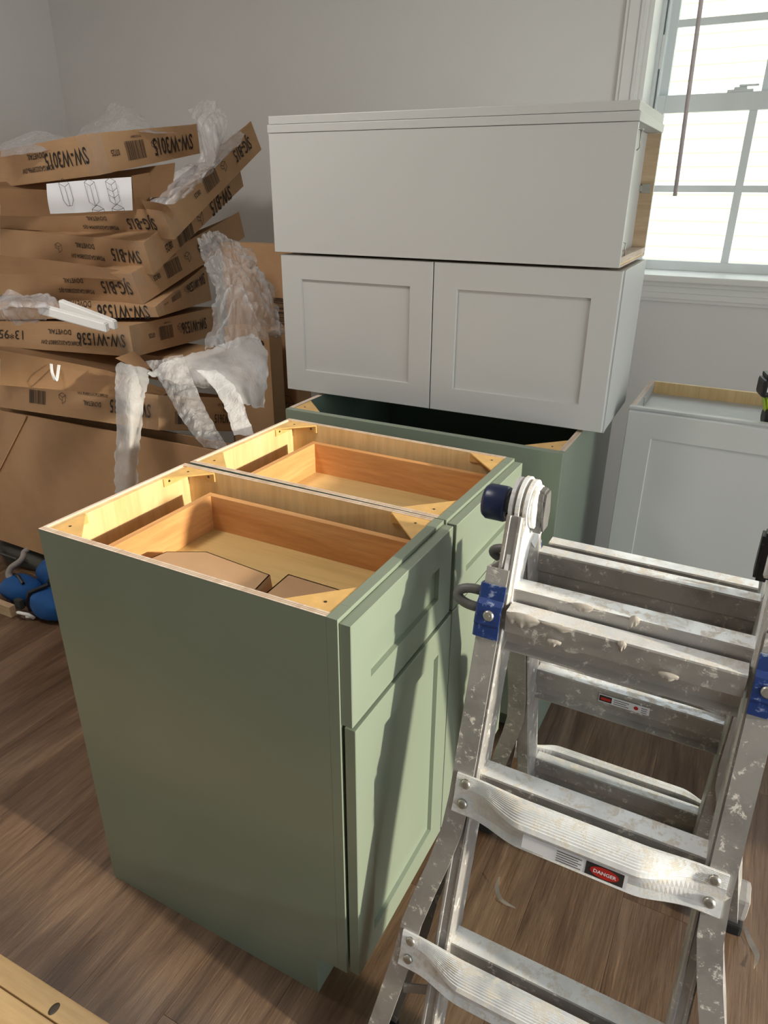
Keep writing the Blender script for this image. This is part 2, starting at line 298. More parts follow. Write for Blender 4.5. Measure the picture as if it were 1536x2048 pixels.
class Print:
    """flat print on a face: o origin, u text direction, v text up"""
    def __init__(s, o, u, v, lift=.0012):
        if lift == .005: lift = .0026
        s.o = Vector(o); s.u = Vector(u).normalized(); v = Vector(v); s.v = (v - s.u*v.dot(s.u)).normalized()
        s.n = s.u.cross(s.v); s.bm = nb(); s.lift = lift
    def quad(s, A, B, Dn, E):
        s.q = (A, B, Dn, E, (B-A).length, (Dn-A).length); s.n = (B-A).cross(Dn-A).normalized(); return s
    def P(s, x, y):
        if getattr(s, 'q', None):
            A, B, Dn, E, lu, lv = s.q; a, b = x/lu, y/lv
            return A.lerp(B, a).lerp(Dn.lerp(E, a), b) + s.n*s.lift
        return s.o + s.u*x + s.v*y + s.n*s.lift
    def text(s, t, x, y, size, sx_=1.0, bold=.0, mat=0):
        vs, ps = text_polys(t, size, bold*size); nv = [s.bm.verts.new(s.P(x+p.x*sx_, y+p.y)) for p in vs]
        for p in ps:
            try: s.bm.faces.new([nv[i] for i in p]).material_index = mat
            except ValueError: pass
        return s
    def rect(s, x0, y0, x1, y1, mat=0, dl=0):
        l = s.lift; s.lift = l+dl
        s.bm.faces.new([s.bm.verts.new(s.P(*p)) for p in ((x0,y0),(x1,y0),(x1,y1),(x0,y1))]).material_index = mat; s.lift = l; return s
    def bars(s, x, y, w_, h, seed=1):
        r = random.Random(seed); cx = x
        while cx < x+w_:
            t = r.choice((.0010, .0016, .0026)); s.rect(cx, y, cx+t, y+h); cx += t + r.choice((.0012, .002, .003))
        return s
    def line(s, a, b, t=.0014, mat=0):
        a = Vector(a); b = Vector(b); d = (b-a).normalized(); n = Vector((-d.y, d.x))*t/2
        s.bm.faces.new([s.bm.verts.new(s.P(*p)) for p in (a-n, b-n, b+n, a+n)]).material_index = mat; return s
    def icon(s, x, y, k, kind=0):
        L = [((0,0),(.5,-.25)),((.5,-.25),(1,0)),((1,0),(.5,.25)),((.5,.25),(0,0)),((0,0),(0,.6)),((.5,.25),(.5,.9)),((0,.6),(.5,.9)),((1,0),(1,.35)),((.5,.55),(1,.35))]
        for a, b in L: s.line((x+a[0]*k, y+a[1]*k), (x+b[0]*k, y+b[1]*k), .0015)
        return s
    def done(s, parent, mats=('ink',), name='printed_lettering', **k): return obj('~'+name, s.bm, mats, parent, **k) if False else _plain(name, s.bm, mats, parent, **k)
def _plain(name, bm, mats, parent, **k):
    me = bpy.data.meshes.new(name); bm.to_mesh(me); bm.free()
    for m in mats: me.materials.append(M[m])
    o = bpy.data.objects.new(name, me); C.objects.link(o); o.parent = parent; tag(o, **k)
    if name in ('printed_lettering', 'cabinet_drawing'): o['kind'] = 'stuff'
    return o

# ------------------------------------------------------------------ room shell
XL, XR, YB, YF, ZC = -2.21, 2.98, 2.10, -3.1, 2.44
fl = boxo('floor', (XL-.2, YF-.2, -.05), (XR+.2, YB+.2, -.006), 'rubber', bev=0, kind='structure')
bm = nb(); box(bm, (-.0898, -.6098, -.006), (.0898, .6098, 0), 0, .0006)
pm = bpy.data.meshes.new('plank'); bm.to_mesh(pm); bm.free(); pm.materials.append(M['floor'])
cols = int((XR-XL)/.18)+1
for i in range(cols):
    off = (i*.47) % 1.22
    for j in range(6):
        x = XL+.09+i*.18; y = YF-.2+off+j*1.22-.4
        if y < YF-.3 or y > YB+.5 : continue
        if x+.0895 > XR+.05: continue
        if y+.61 > YB:                       # the last plank of a row is cut at the wall
            bmk = nb(); box(bmk, (-.0895, -.6095, -.006), (.0895, YB-.002-y, 0), 0, .0012) if YB-y > -.55 else None
            if YB-y <= -.55: bmk.free(); continue
            o = obj('plank', bmk, 'floor', fl)
        else:
            o = bpy.data.objects.new('plank', pm); C.objects.link(o); o.parent = fl
        o.location = (x, y, 0)
boxo('ceiling', (XL-.2, YF-.2, ZC), (XR+.2, YB+.5, ZC+.1), 'ceil', bev=0, kind='structure')
boxo('wall_left', (XL-.15, YF, 0), (XL, YB, ZC), 'wall', bev=0, kind='structure')
WX0, WX1, WZ0, WZ1 = .535, 1.235, 1.13, 2.24       # window opening
bm = nb()
def wallpieces(bm, a0, a1, b0, b1, z0, z1, f):
    for (p, q, r, s) in ((a0, b0, 0, ZC), (b1, a1, 0, ZC), (b0, b1, 0, z0), (b0, b1, z1, ZC)):
        if q-p > 1e-4 and s-r > 1e-4: f(p, q, r, s)
wallpieces(bm, XL-.15, XR+.15, WX0, WX1+.775, WZ0, WZ1, lambda p, q, r, s: box(bm, (p, YB, r), (q, YB+.22, s)))
obj('wall_back', bm, 'wall', kind='structure')
bm = nb()
wallpieces(bm, YF, YB, -1.35, .78, .05, 2.06, lambda p, q, r, s: box(bm, (XR, p, r), (XR+.12, q, s)))
obj('wall_right', bm, 'wall', kind='structure')
boxo('wall_front', (XL-.15, YF-.12, 0), (XR+.12, YF, ZC), 'wall', bev=0, kind='structure')
# glazed patio door in the right wall, outside the picture: it lets the sun in
dr = bpy.data.objects.new('door_1', None); C.objects.link(dr); tag(dr, kind='structure')
for (y0, y1) in ((-1.35, -.30), (-.30, .78)):
    bm = nb()
    for (a, b, c_, d) in ((y0, y0+.06, .05, 2.06), (y1-.06, y1, .05, 2.06)): box(bm, (XR+.03, a, c_), (XR+.07, b, d))
    box(bm, (XR+.03, y0+.06, .05), (XR+.07, y1-.06, .14)); box(bm, (XR+.03, y0+.06, 1.98), (XR+.07, y1-.06, 2.06))
    fr = obj('door_frame', bm, 'trim', dr)
    boxo('pane', (XR+.048, y0+.06, .14), (XR+.052, y1-.06, 1.98), 'glass', fr, bev=0)
boxo('baseboard_left', (XL, YF, 0), (XL+.014, YB-.014, .10), 'trim', kind='structure', bev=.003)
# made-up round fixture for the added fill lamp above the cabinets, out of view
cl = thing('fill_lamp_fixture', 'added round white fill light on the ceiling above the green cabinets, unseen', 'ceiling light', (-.45, .05, ZC))
bm = nb(); lathe(bm, (0, 0, -.001), (0, 0, -1), [(.24, 0), (.24, .05), (.225, .075), (.225, .09)], 40); obj('fill_lamp_body', bm, 'trim', cl)
# ---- window
win = bpy.data.objects.new('window_1', None); C.objects.link(win); win.location = (0, 0, 0); tag(win, kind='structure')
YG = 2.28
# jamb liner (frame) around
bm = nb()
box(bm, (WX0, YB, WZ0), (WX0+.012, YG+.06, WZ1)); box(bm, (WX1-.012, YB, WZ0), (WX1, YG+.06, WZ1)); box(bm, (WX0+.012, YB, WZ1-.012), (WX1-.012, YG+.06, WZ1))
obj('window_jamb', bm, 'trim', win)
bm = nb()
xo, xi = WX0+.012, .596
for s in (0, 1):
    def X(v): return v if s == 0 else (WX0+WX1-v)
    box(bm, (X(xo), YG-.035, 1.15), (X(xo+.012), YG+.05, WZ1-.012), 0, .001)
    box(bm, (X(xo+.012), YG-.015, 1.15), (X(xo+.018), YG+.05, WZ1-.012), 0, .001)
    box(bm, (X(xo+.018), YG-.030, 1.15), (X(xo+.024), YG+.05, WZ1-.012), 0, .001)
box(bm, (xo, YG-.02, WZ1-.04), (WX1-.012, YG+.05, WZ1-.012))
obj('window_frame', bm, 'vinyl', win)
bm = nb(); box(bm, (xo+.012, YG-.034, 1.80), (xo+.019, YG-.014, 1.90), 0, .003)
for k in range(5): box(bm, (xo+.013, YG-.037, 1.825+k*.012), (xo+.018, YG-.033, 1.831+k*.012))
obj('tilt_latch', bm, 'trim', win)
XM = .885
def sash(name, z0, z1, gz0, gz1, y, zm, xm):
    bm = nb(); a, b = xo+.02, WX0+WX1-xo-.02
    box(bm, (a, y-.015, z0), (xi, y+.015, z1), 0, .002); box(bm, (WX0+WX1-xi, y-.015, z0), (b, y+.015, z1), 0, .002)
    box(bm, (xi, y-.015, z0), (WX0+WX1-xi, y+.015, gz0), 0, .002); box(bm, (xi, y-.015, gz1), (WX0+WX1-xi, y+.015, z1), 0, .002)
    sh = obj(name, bm, 'vinyl', win)
    boxo('muntin', (xm-.013, y-.004, gz0), (xm+.013, y+.004, gz1), 'vinyl', sh)
    for (p, q) in ((xi, xm-.013), (xm+.013, WX0+WX1-xi)): boxo('muntin', (p, y-.004, zm-.011), (q, y+.004, zm+.011), 'vinyl', sh)
    for (p, q) in ((xi, xm-.013), (xm+.013, WX0+WX1-xi)):
        for (r, s) in ((gz0, zm-.011), (zm+.011, gz1)): boxo('pane', (p, y+.0045, r), (q, y+.0075, s), 'glass', sh, bev=0)
    return sh
lo = sash('lower_sash', 1.150, 1.722, 1.183, 1.668, YG, 1.427, .882)
up = sash('upper_sash', 1.690, 2.215, 1.725, 2.175, YG+.034, 1.938, .905)
bm = nb(); box(bm, (.79, YG-.014, 1.722), (.87, YG+.012, 1.730), 0, .002); box(bm, (.81, YG-.012, 1.730), (.85, YG+.01, 1.737), 0, .002); box(bm, (.825, YG-.02, 1.737), (.885, YG-.008, 1.743), 0, .002)
obj('sash_lock', bm, 'vinyl', win)
# unseen second window half, added to bring more light into the room
win_added = bpy.data.objects.new('window_added', None); C.objects.link(win_added); win_added.location = (.775, 0, 0); tag(win_added, kind='structure')
for ch in list(win.children):
    c_ = ch.copy(); C.objects.link(c_); c_.parent = win_added
    for g in ch.children: g_ = g.copy(); C.objects.link(g_); g_.parent = c_
# casing: side legs, stool, apron
def casing(bm, x0, x1, z0, z1, sgn):
    for (a, b, t) in ((0, .012, .012), (.012, .050, .016), (.050, .058, .021), (.058, .070, .012)):
        if sgn > 0: box(bm, (x0+a, YB-t, z0), (x0+b, YB, z1), 0, .0015)
        else: box(bm, (x1-b, YB-t, z0), (x1-a, YB, z1), 0, .0015)
bm = nb(); casing(bm, .46, .53, 1.15, 2.31, 1); casing(bm, 2.015, 2.085, 1.15, 2.31, -1)
box(bm, (.53, YB-.016, 2.235), (2.015, YB, 2.30), 0, .002)
box(bm, (WX1-.005, YB-.016, 1.15), (1.315, YB, 2.235), 0, .002); box(bm, (WX1+.001, YB, 1.15), (1.309, YG+.06, 2.24))
obj('trim_1', bm, 'trim', kind='structure')
bm = nb(); box(bm, (.445, YB-.045, 1.128), (2.10, YB-.001, 1.150), 0, .004); box(bm, (WX0, YB-.001, 1.128), (WX1+.775, YG+.03, 1.150), 0, .002)
obj('trim_2', bm, 'trim', kind='structure')
bm = nb()
for (z0, z1, t) in ((1.112, 1.128, .024), (1.090, 1.112, .016), (1.070, 1.090, .019), (1.058, 1.070, .012)): box(bm, (.46, YB-t, z0), (2.085, YB, z1), 0, .0015)
obj('trim_3', bm, 'trim', kind='structure')
# blind wand hanging in front of the window
bm = nb(); tube(bm, [(.640, YB-.03, 2.22), (.688, YB-.028, 1.97), (.702, YB-.026, 1.404)], .0068, 10)
wand = obj('blind_wand', bm, 'wand', None, smooth=True, label='thin grey blind tilt wand hanging in front of the window', cat='blind wand')
# ---- neighbouring house seen through the window
nh = thing('neighbouring_house', 'pale yellow clapboard house wall seen through the window', 'house', (0, 5.2, 0))
boxo('house_wall', (-3, .02, -1.2), (7, .2, 3.25), 'siding', nh, bev=0)
boxo('eave', (-3.2, -.25, 3.25), (7.2, .3, 3.4), 'trim', nh, bev=.005)
dist = 5.2-(-.7074); sl = lambda z45: 1.4215+(z45-1.4215)*dist/5.2074
pitch = .0775*dist/5.2074; z0 = sl(1.71)
bm = nb(); prism(bm, [(-3, .018, 0), (-3, -.006, 0), (-3, -.012, .004), (-3, .006, pitch), (-3, .018, pitch)], (10, 0, 0))
sm = bpy.data.meshes.new('siding_board'); bm.to_mesh(sm); bm.free(); sm.materials.append(M['siding'])
for k in range(-26, 17):
    o = bpy.data.objects.new('siding_board', sm); C.objects.link(o); o.parent = nh; o.location = (0, 0, z0+k*pitch)
bm = nb(); box(bm, (1.62, -.05, .95), (1.95, 0, 1.20), 0, .01); obj('meter_box', bm, 'trim', nh)
gr = boxo('ground', (-8, YB+.3, -1.3), (12, 14, -1.22), paint('lawn_green', '7C8458', .9), bev=0, kind='structure')

# ------------------------------------------------------------------ cabinets
H = .876
def shaker(bm, x0, x1, z0, z1, y0, y1, rail=.057, rec=.008):
    """panel in the XZ plane facing -Y: y1 front face, y0 back; recessed middle"""
    yf = y1
    def ring(o, y): return [bm.verts.new(p) for p in ((x0+o, y, z0+o), (x1-o, y, z0+o), (x1-o, y, z1-o), (x0+o, y, z1-o))]
    s = 1 if y0 > y1 else -1
    e = .0012
    r = [ring(0, y0), ring(0, yf+s*e), ring(e, yf), ring(rail, yf), ring(rail+.0015, yf+s*rec)]
    for a, b in zip(r, r[1:]):
        for k in range(4): bm.faces.new((a[k], a[(k+1) % 4], b[(k+1) % 4], b[k]))
    bm.faces.new(r[0]); bm.faces.new(r[-1])
def corner_block(parent, x, y, sx_, sy_, z, L=.078):
    """triangular plastic corner brace with two flanges and screws; sx_, sy_ point into the cabinet"""
    bm = nb(); t = .003
    prism(bm, [(x, y, z-t), (x+sx_*L, y, z-t), (x, y+sy_*L, z-t)], (0, 0, t))
    box(bm, (x, y, z-.020), (x+sx_*L, y+sy_*.003, z-t)); box(bm, (x, y, z-.020), (x+sx_*.003, y+sy_*L, z-t))
    o = obj('corner_block', bm, 'tan', parent)
    bm = nb()
    lathe(bm, (x+sx_*.022, y+sy_*.022, z), (0, 0, 1), [(.0022, -.001), (.0026, .0006)], 10)
    lathe(bm, (x+sx_*.060, y+sy_*.003, z-.011), (0, sy_, 0), [(.003, 0), (.0024, .0012)], 10)
    lathe(bm, (x+sx_*.003, y+sy_*.060, z-.011), (sx_, 0, 0), [(.003, 0), (.0024, .0012)], 10)
    obj('screw', bm, 'darkhole', o)
def base_cabinet(loc, rz, W, label, dx_door=0.0):
    """15 inch base cabinet: depth along X, front at x=Dp, width along Y"""
    T = thing('base_cabinet', label, 'cabinet', loc, rz); Dp = .614; t = .0125; fx = Dp-.019
    for s in (0, 1):
        y0, y1 = (0, t) if s == 0 else (W-t, W)
        bm = nb(); poly = [(0, 0), (.547, 0), (.547, .109), (fx, .109), (fx, H), (0, H)]
        fs = prism(bm, [(px, y0, pz) for px, pz in poly], (0, y1-y0, 0))
        for f in fs:
            f.normal_update(); c = f.calc_center_median()
            if abs(f.normal.z) > .9 and c.z > .8: f.material_index = 1
            elif abs(f.normal.y) > .9 and abs(c.y-(t if s == 0 else W-t)) < 1e-4: f.material_index = 2
        o = obj('side_panel', bm, ['green', 'ply', 'maple'], T)
        bm = nb()   # ply lines along the top edge
        for q in (.35, .65): box(bm, (0, y0+(y1-y0)*(q-.05), H), (fx, y0+(y1-y0)*(q+.05), H+.0003))
        obj('veneer_layer', bm, 'rawply', o)
    boxo('back_panel', (.006, t, .1), (.018, W-t, H-.003), 'maple', T)
    boxo('back_rail', (-.001, t, H-.09), (.006, W-t, H), 'ply', T)
    boxo('bottom_panel', (.018, t, .10), (fx, W-t, .112), 'maple', T)
    boxo('toe_kick', (.535, t, 0), (.547, W-t, .10), 'green', T)
    bm = nb(); s = .038
    box(bm, (fx, 0, .109), (Dp, s, H), 0, .0008); box(bm, (fx, W-s, .109), (Dp, W, H), 0, .0008)
    box(bm, (fx+.0002, s, H-.038), (Dp-.0002, W-s, H), 0, .0008); box(bm, (fx+.0002, s, .109), (Dp-.0002, W-s, .147), 0, .0008); box(bm, (fx+.0002, s, .665), (Dp-.0002, W-s, .700), 0, .0008)
    obj('face_frame', bm, 'green', T)
    for (px, py, a, b) in ((.018, t, 1, 1), (.018, W-t, 1, -1), (fx, t, -1, 1), (fx, W-t, -1, -1)): corner_block(T, px, py, a, b, H-.001, .082 if a < 0 else .075)
    # drawer: shaker front with the wooden box behind it
    rot = Matrix.Rotation(math.pi/2, 4, 'Z')   # XZ panel facing -Y -> YZ panel facing +X
    def front(nm, y0, y1, z0, z1, rail, x_off=0):
        bm = nb(); shaker(bm, y0, y1, z0, z1, -(Dp+.001+x_off), -(Dp+.020+x_off), rail)
        bmesh.ops.transform(bm, matrix=rot, verts=bm.verts[:])
        return obj(nm, bm, 'green', T)
    d = front('drawer', .003, W-.003, .689, H-.007, .057)
    zt, zb = .842, .752; ya, yb = .040, W-.040; xa, xb = .100, fx-.002; tt = .014
    boxo('drawer_side', (xa, ya, zb), (xb, ya+tt, zt), 'drawer', d); boxo('drawer_side', (xa, yb-tt, zb), (xb, yb, zt), 'drawer', d)
    boxo('drawer_back', (xa, ya+tt, zb), (xa+tt, yb-tt, zt), 'drawer_y', d); boxo('drawer_inner_front', (xb-tt, ya+tt, zb), (xb, yb-tt, zt), 'drawer_y', d)
    boxo('drawer_bottom', (xa+tt, ya+tt, zb+.008), (xb-tt, yb-tt, zb+.014), 'dbottom', d)
    boxo('drawer_slide', (.03, ya-.014, zb-.002), (fx, ya-.001, zb+.02), 'steel', d); boxo('drawer_slide', (.03, yb+.001, zb-.002), (fx, yb+.014, zb+.02), 'steel', d)
    front('door', .003, W-.003, .115, .685, .057, dx_door)
    bm = nb()
    for z in (.19, .60): box(bm, (Dp-.02, W-.06, z), (Dp+.001+dx_door, W-.04, z+.04), 0, .002)
    obj('hinge', bm, 'steel', T)
    return T
c1 = base_cabinet((0, 0, 0), 0, .372, 'sage green base cabinet nearest the camera, two cardboard sheets in its open drawer', .005)
c2 = base_cabinet((.004, .3825, 0), -.014, .372, 'sage green base cabinet with an empty wooden drawer, between nearest cabinet and sink base')
# cardboard lying in the near drawer
def fold_card(name, pts, z, h, label):
    """cardboard blank with a folded-down rim"""
    T = nb(); top = [(x, y, z+h) for x, y in pts]; prism(T, top, (0, 0, -.003))
    o = obj(name, T, 'card', None, label=label, cat='cardboard')
    n = len(pts); cx = sum(p[0] for p in pts)/n; cy = sum(p[1] for p in pts)/n
    for i in range(n):
        a, b = Vector((*pts[i], z+h)), Vector((*pts[(i+1) % n], z+h)); mid = (a+b)/2; out = Vector((mid.x-cx, mid.y-cy, 0)).normalized()
        dz = Vector((0, 0, -(h-.002)))
        bm = nb(); prism(bm, [a, b, b+dz+out*.004, a+dz+out*.004], -out*.0025); obj('folded_rim', bm, 'card', o)
    return o
fold_card('cardboard_sheet', [(.150, .062), (.400, .062), (.385, .150), (.230, .165), (.165, .130)], .7665, .045, 'folded cardboard blank in the near drawer, closer to the drawer back')
fold_card('cardboard_sheet', [(.418, .064), (.570, .064), (.570, .162), (.412, .166)], .7665, .046, 'folded cardboard blank in the near drawer, against the cabinet front')

# ---- sink base
S = thing('sink_base_cabinet', 'wide sage green sink base cabinet carrying the stacked white cabinets', 'cabinet', (-.0515, .8232, 0), .0033)
W, Dp, t = .762, .605, .014
bm = nb(); box(bm, (0, 0, .1), (W, .019, H), 0, .001); obj('front_panel', bm, 'green', S)
for s in (0, 1):
    x0, x1 = (0, t) if s == 0 else (W-t, W)
    bm = nb(); fs = box(bm, (x0, .019, 0), (x1, Dp, H))
    for f in fs:
        f.normal_update()
        if f.normal.z > .9: f.material_index = 1
        elif abs(f.normal.x) > .9 and abs(f.calc_center_median().x-(t if s == 0 else W-t)) < 1e-4: f.material_index = 2
    obj('side_panel', bm, ['green', 'ply', 'green_in'], S)
boxo('back_panel', (t, Dp-.012, .1), (W-t, Dp, H), 'green_in', S)
boxo('bottom_panel', (t, .019, .1), (W-t, Dp-.012, .112), 'green_in', S)
boxo('toe_kick', (t, .075, 0), (W-t, .087, .1), 'green', S)
for (px, py, a, b) in ((t, .019, 1, 1), (W-t, .019, -1, 1), (t, Dp-.012, 1, -1), (W-t, Dp-.012, -1, -1)): corner_block(S, px, py, a, b, H-.001, .085)
# ---- white wall cabinet with two doors
Wc = thing('wall_cabinet', 'white two-door wall cabinet resting on the green sink base, under the tipped one', 'cabinet', (-.155, .980, H), .0209)
ww, hh, dd = .914, .381, .330
boxo('side_panel', (.001, .044, 0), (.013, dd+.014, hh), 'white', Wc); boxo('side_panel', (ww-.013, .044, 0), (ww-.001, dd+.014, hh), 'white', Wc)
boxo('top_panel', (.013, .044, hh-.013), (ww-.013, dd, hh-.001), 'white', Wc); boxo('bottom_panel', (.013, .044, .012), (ww-.013, dd, .024), 'white', Wc)
boxo('back_panel', (.013, dd, .0), (ww-.013, dd+.012, hh-.001), 'rawply', Wc)
bm = nb(); box(bm, (0, .024, 0), (.038, .043, hh)); box(bm, (ww-.038, .024, 0), (ww, .043, hh)); box(bm, (.038, .024, 0), (ww-.038, .043, .038)); box(bm, (.038, .024, hh-.038), (ww-.038, .043, hh)); box(bm, (ww/2-.03, .024, .038), (ww/2+.03, .043, hh-.038))
obj('face_frame', bm, 'white', Wc)
for (a, b, ry) in ((.002, ww/2-.0015, 0), (ww/2+.0015, ww-.002, 0)):
    bm = nb(); shaker(bm, a, b, .007, .382, .0195, .0, .062, .006); obj('door', bm, 'white', Wc)
# ---- white cabinet lying on its back on top
Tc = thing('tipped_wall_cabinet', 'white wall cabinet lying on its back atop the stack, bare plywood inside its right end', 'cabinet', (-.1655, .972, H+.3885), .0222)
tw, td, th = .914, .375, .324
rc = .033
bm = nb(); fs = box(bm, (0, 0, 0), (tw, .013, th-.039), 0, .0006); obj('side_panel', bm, 'white', Tc)
bm = nb(); fs = box(bm, (0, td-.013, 0), (tw, td, th-.039))
for f in fs:
    f.normal_update()
    if f.normal.y < -.9: f.material_index = 1
obj('side_panel', bm, ['white', 'rawply'], Tc, label='far side panel with bare brown plywood inner face')
boxo('end_panel', (tw-rc-.012, .013, .012), (tw-rc, td-.013, th-.039), 'white', Tc); boxo('end_panel', (rc, .013, .012), (rc+.012, td-.013, th-.039), 'white', Tc)
boxo('back_panel', (.001, .013, 0), (tw-.001, td-.013, .008), 'maple', Tc)
bm = nb(); box(bm, (tw-rc, .014, .008), (tw-.0005, td-.013, .021), 0, .0004); box(bm, (tw-.0005, .014, .0), (tw+.0003, td-.014, .004)); obj('hanging_rail', bm, 'ply', Tc)
boxo('face_frame', (-.002, -.002, th-.038), (tw+.002, td+.002, th-.0195), 'white', Tc, bev=.0015)
boxo('door', (.002, .0, th-.0188), (tw-.002, td, th), 'white', Tc, bev=.0015)
bm = nb(); box(bm, (tw-.028, td-.017, .150), (tw-.006, td-.0131, .172), 0, .001); box(bm, (tw-.034, td-.022, .154), (tw-.028, td-.0131, .168), 0, .001); obj('hinge_plate', bm, 'steel', Tc)
bm = nb(); tube(bm, [(tw-.004, .012, th-.05), (tw+.006, .03, th-.052), (tw+.004, .05, th-.050), (tw-.01, .12, th-.052)], .0012, 6); tube(bm, [(tw+.002, .03, th-.054), (tw+.004, .030, th-.085), (tw-.002, .036, th-.09)], .0012, 6)
tube(bm, [(tw-.01, .03, .052), (tw+.002, .032, .05), (tw+.002, .034, .024), (tw-.004, .07, .024)], .0012, 6)
obj('staple_wire', bm, 'steel', Tc, smooth=True)
# ---- white cabinet standing at right
Rc = thing('standing_wall_cabinet', 'tall white wall cabinet standing on the floor below the window, behind the ladder', 'cabinet', (.790, 1.140, 0), -.005)
rw, rh, rd = .46, .914, .330
rs = .035
for x0, x1 in ((.001, .014), (rw-.014, rw-.001)):
    bm = nb(); fs = box(bm, (x0, .040, 0), (x1, rd+.012, rh-.001))
    for f in fs:
        f.normal_update()
        if f.normal.z > .9: f.material_index = 1
    obj('side_panel', bm, ['white', 'ply'], Rc)
boxo('back_panel', (.014, rd, 0), (rw-.014, rd+.012, rh-.001), 'maple', Rc)
boxo('top_panel', (.014, .040, rh-rs-.012), (rw-.014, rd, rh-rs), 'white', Rc); boxo('bottom_panel', (.014, .04, .02), (rw-.014, rd, .032), 'white', Rc)
bm = nb(); s = .038; box(bm, (0, .0215, 0), (s, .040, rh)); box(bm, (rw-s, .0215, 0), (rw, .040, rh)); box(bm, (s, .0215, rh-s), (rw-s, .040, rh)); box(bm, (s, .0215, 0), (rw-s, .040, s)); obj('face_frame', bm, 'white', Rc)
bm = nb(); shaker(bm, .003, rw-.003, .006, rh-.007, .0195, 0, .064, .006); obj('door', bm, 'white', Rc)
bm = nb(); tube(bm, [(.013, .14, rh-rs+.03), (.018, .14, rh-rs+.03), (.019, .14, rh-rs+.006), (.040, .135, rh-rs+.005)], .0012, 6); obj('staple_wire', bm, 'steel', Rc, smooth=True)
# ---- cordless drill standing on that cabinet, mostly cut by the frame
Z0 = rh-rs+.001
dl = thing('cordless_drill', 'black and lime green cordless drill on the white cabinet below the window', 'drill', (1.098, 1.235, Z0), .25)
bm = nb(); box(bm, (-.022, -.03, .085), (.055, .035, .128), 0, .008); box(bm, (-.016, -.024, .128), (.05, .03, .140), 0, .004); b_ = obj('battery', bm, 'black', dl)
p = Print((-.012, -.0305, .096), (1, 0, 0), (0, 0, 1), .0005)
for q in range(4): p.rect(.004*q, .004, .004*q+.0024, .018-.002*(q % 2))
p.done(b_, ('paperw',), 'white_marks')
bm = nb(); prism(bm, [(-.012, -.016, .086), (.030, -.016, .086), (.045, -.016, .03), (.005, -.016, .03)], (0, .034, 0)); bmesh.ops.bevel(bm, geom=bm.edges[:], offset=.006, segments=2, affect='EDGES'); obj('grip', bm, 'lime', dl)
bm = nb(); lathe(bm, (.0, 0, .033), (1, 0, 0), [(.020, 0), (.030, .01), (.032, .12), (.024, .14)], 20); obj('motor_housing', bm, 'black', dl)
bm = nb(); lathe(bm, (.14, 0, .033), (1, 0, 0), [(.022, 0), (.022, .04), (.016, .06), (.008, .07)], 20); obj('chuck', bm, 'black', dl)

# ------------------------------------------------------------------ ladder
P0 = Vector((.967, .265, 1.112)); A_N, A_F = .284, .278; HW = .165
LD = thing('folding_ladder', 'paint-splattered aluminium multi-position ladder folded into an A-frame beside the green cabinets', 'ladder', (.967, .265, 0))
def frame(side):
    a, h = (A_N, -1) if side == 'n' else (A_F, 1)
    return Vector((0, h*math.sin(a), -math.cos(a))), Vector((0, h*math.cos(a), math.sin(a)))
LO = Vector((-.967, -.265, 0))
def LP(side, x, s, n):
    dn, nn = frame(side); return P0 + Vector((x, 0, 0)) + dn*s + nn*n + LO
def rail(side, path, w_, n0, n1, name, mat='alu', lip=True):
    """path: list of (x centre, s); hollow-looking rail with rounded lips, n0..n1 depth"""
    bm = nb(); secs = []
    for i, (x, s) in enumerate(path):
        b = .0025; q = w_/2
        pr = [(-q, n0+b), (-q+b, n0), (q-b, n0), (q, n0+b), (q, n1-b), (q-b, n1), (q-.006, n1), (q-.0075, n1-.0022), (-q+.0075, n1-.0022), (-q+.006, n1), (-q+b, n1), (-q, n1-b)]
        secs.append([LP(side, x+a, s, n) for a, n in pr])
    loft(bm, secs); return obj(name, bm, mat, LD)
SF = 1.112
s_end = {'n': SF/math.cos(A_N)-.012, 'f': SF/math.cos(A_F)-.012}
def flare(s):
    if s < .60: return 0
    u = min(1, (s-.60)/.30); k = u*u*(3-2*u)
    return .050*k + max(0, s-.90)*.16
for side in ('n', 'f'):
    for sg in (-1, 1):
        rail(side, [(sg*(HW+.0125), .135), (sg*(HW+.0125), s_end[side]-.03)], .025, -.052, .012, 'inner_rail')
        n = 15; pth = [(sg*(HW+.020+flare(.215+(s_end[side]-.215)*i/n)), .215+(s_end[side]-.215)*i/n) for i in range(n+1)]
        # outer channel wraps the inner rail: web outside, two flanges
        bm = nb(); secs = []
        for x, s in pth:
            q = .0185; tk = .003; n0, n1 = -.058, .021
            fl_ = .0335
            pr = [(q, n0), (q, n1), (q-fl_, n1), (q-fl_, n1-.004), (q-fl_+.002, n1-.004), (q-fl_+.002, n1-tk), (q-tk, n1-tk), (q-tk, n0+tk), (q-fl_, n0+tk), (q-fl_, n0)]
            secs.append([LP(side, x+sg*a, s, nn_) for a, nn_ in pr])
        loft(bm, secs); obj('outer_rail', bm, 'alu', LD)
        # rubber foot
        x = sg*(HW+.020+flare(s_end[side])); bm = nb(); p = LP(side, x, s_end[side]-.03, -.02)
        box(bm, (p.x-.024, p.y-.045, .0006), (p.x+.024, p.y+.045, .030), 0, .006); ft = obj('rubber_foot', bm, 'rubber', LD)
        if side == 'f': bm = nb(); box(bm, (p.x-.027, p.y-.03, .028), (p.x+.027, p.y+.03, .09), 0, .010); obj('foot_cap', bm, 'greytube', LD)
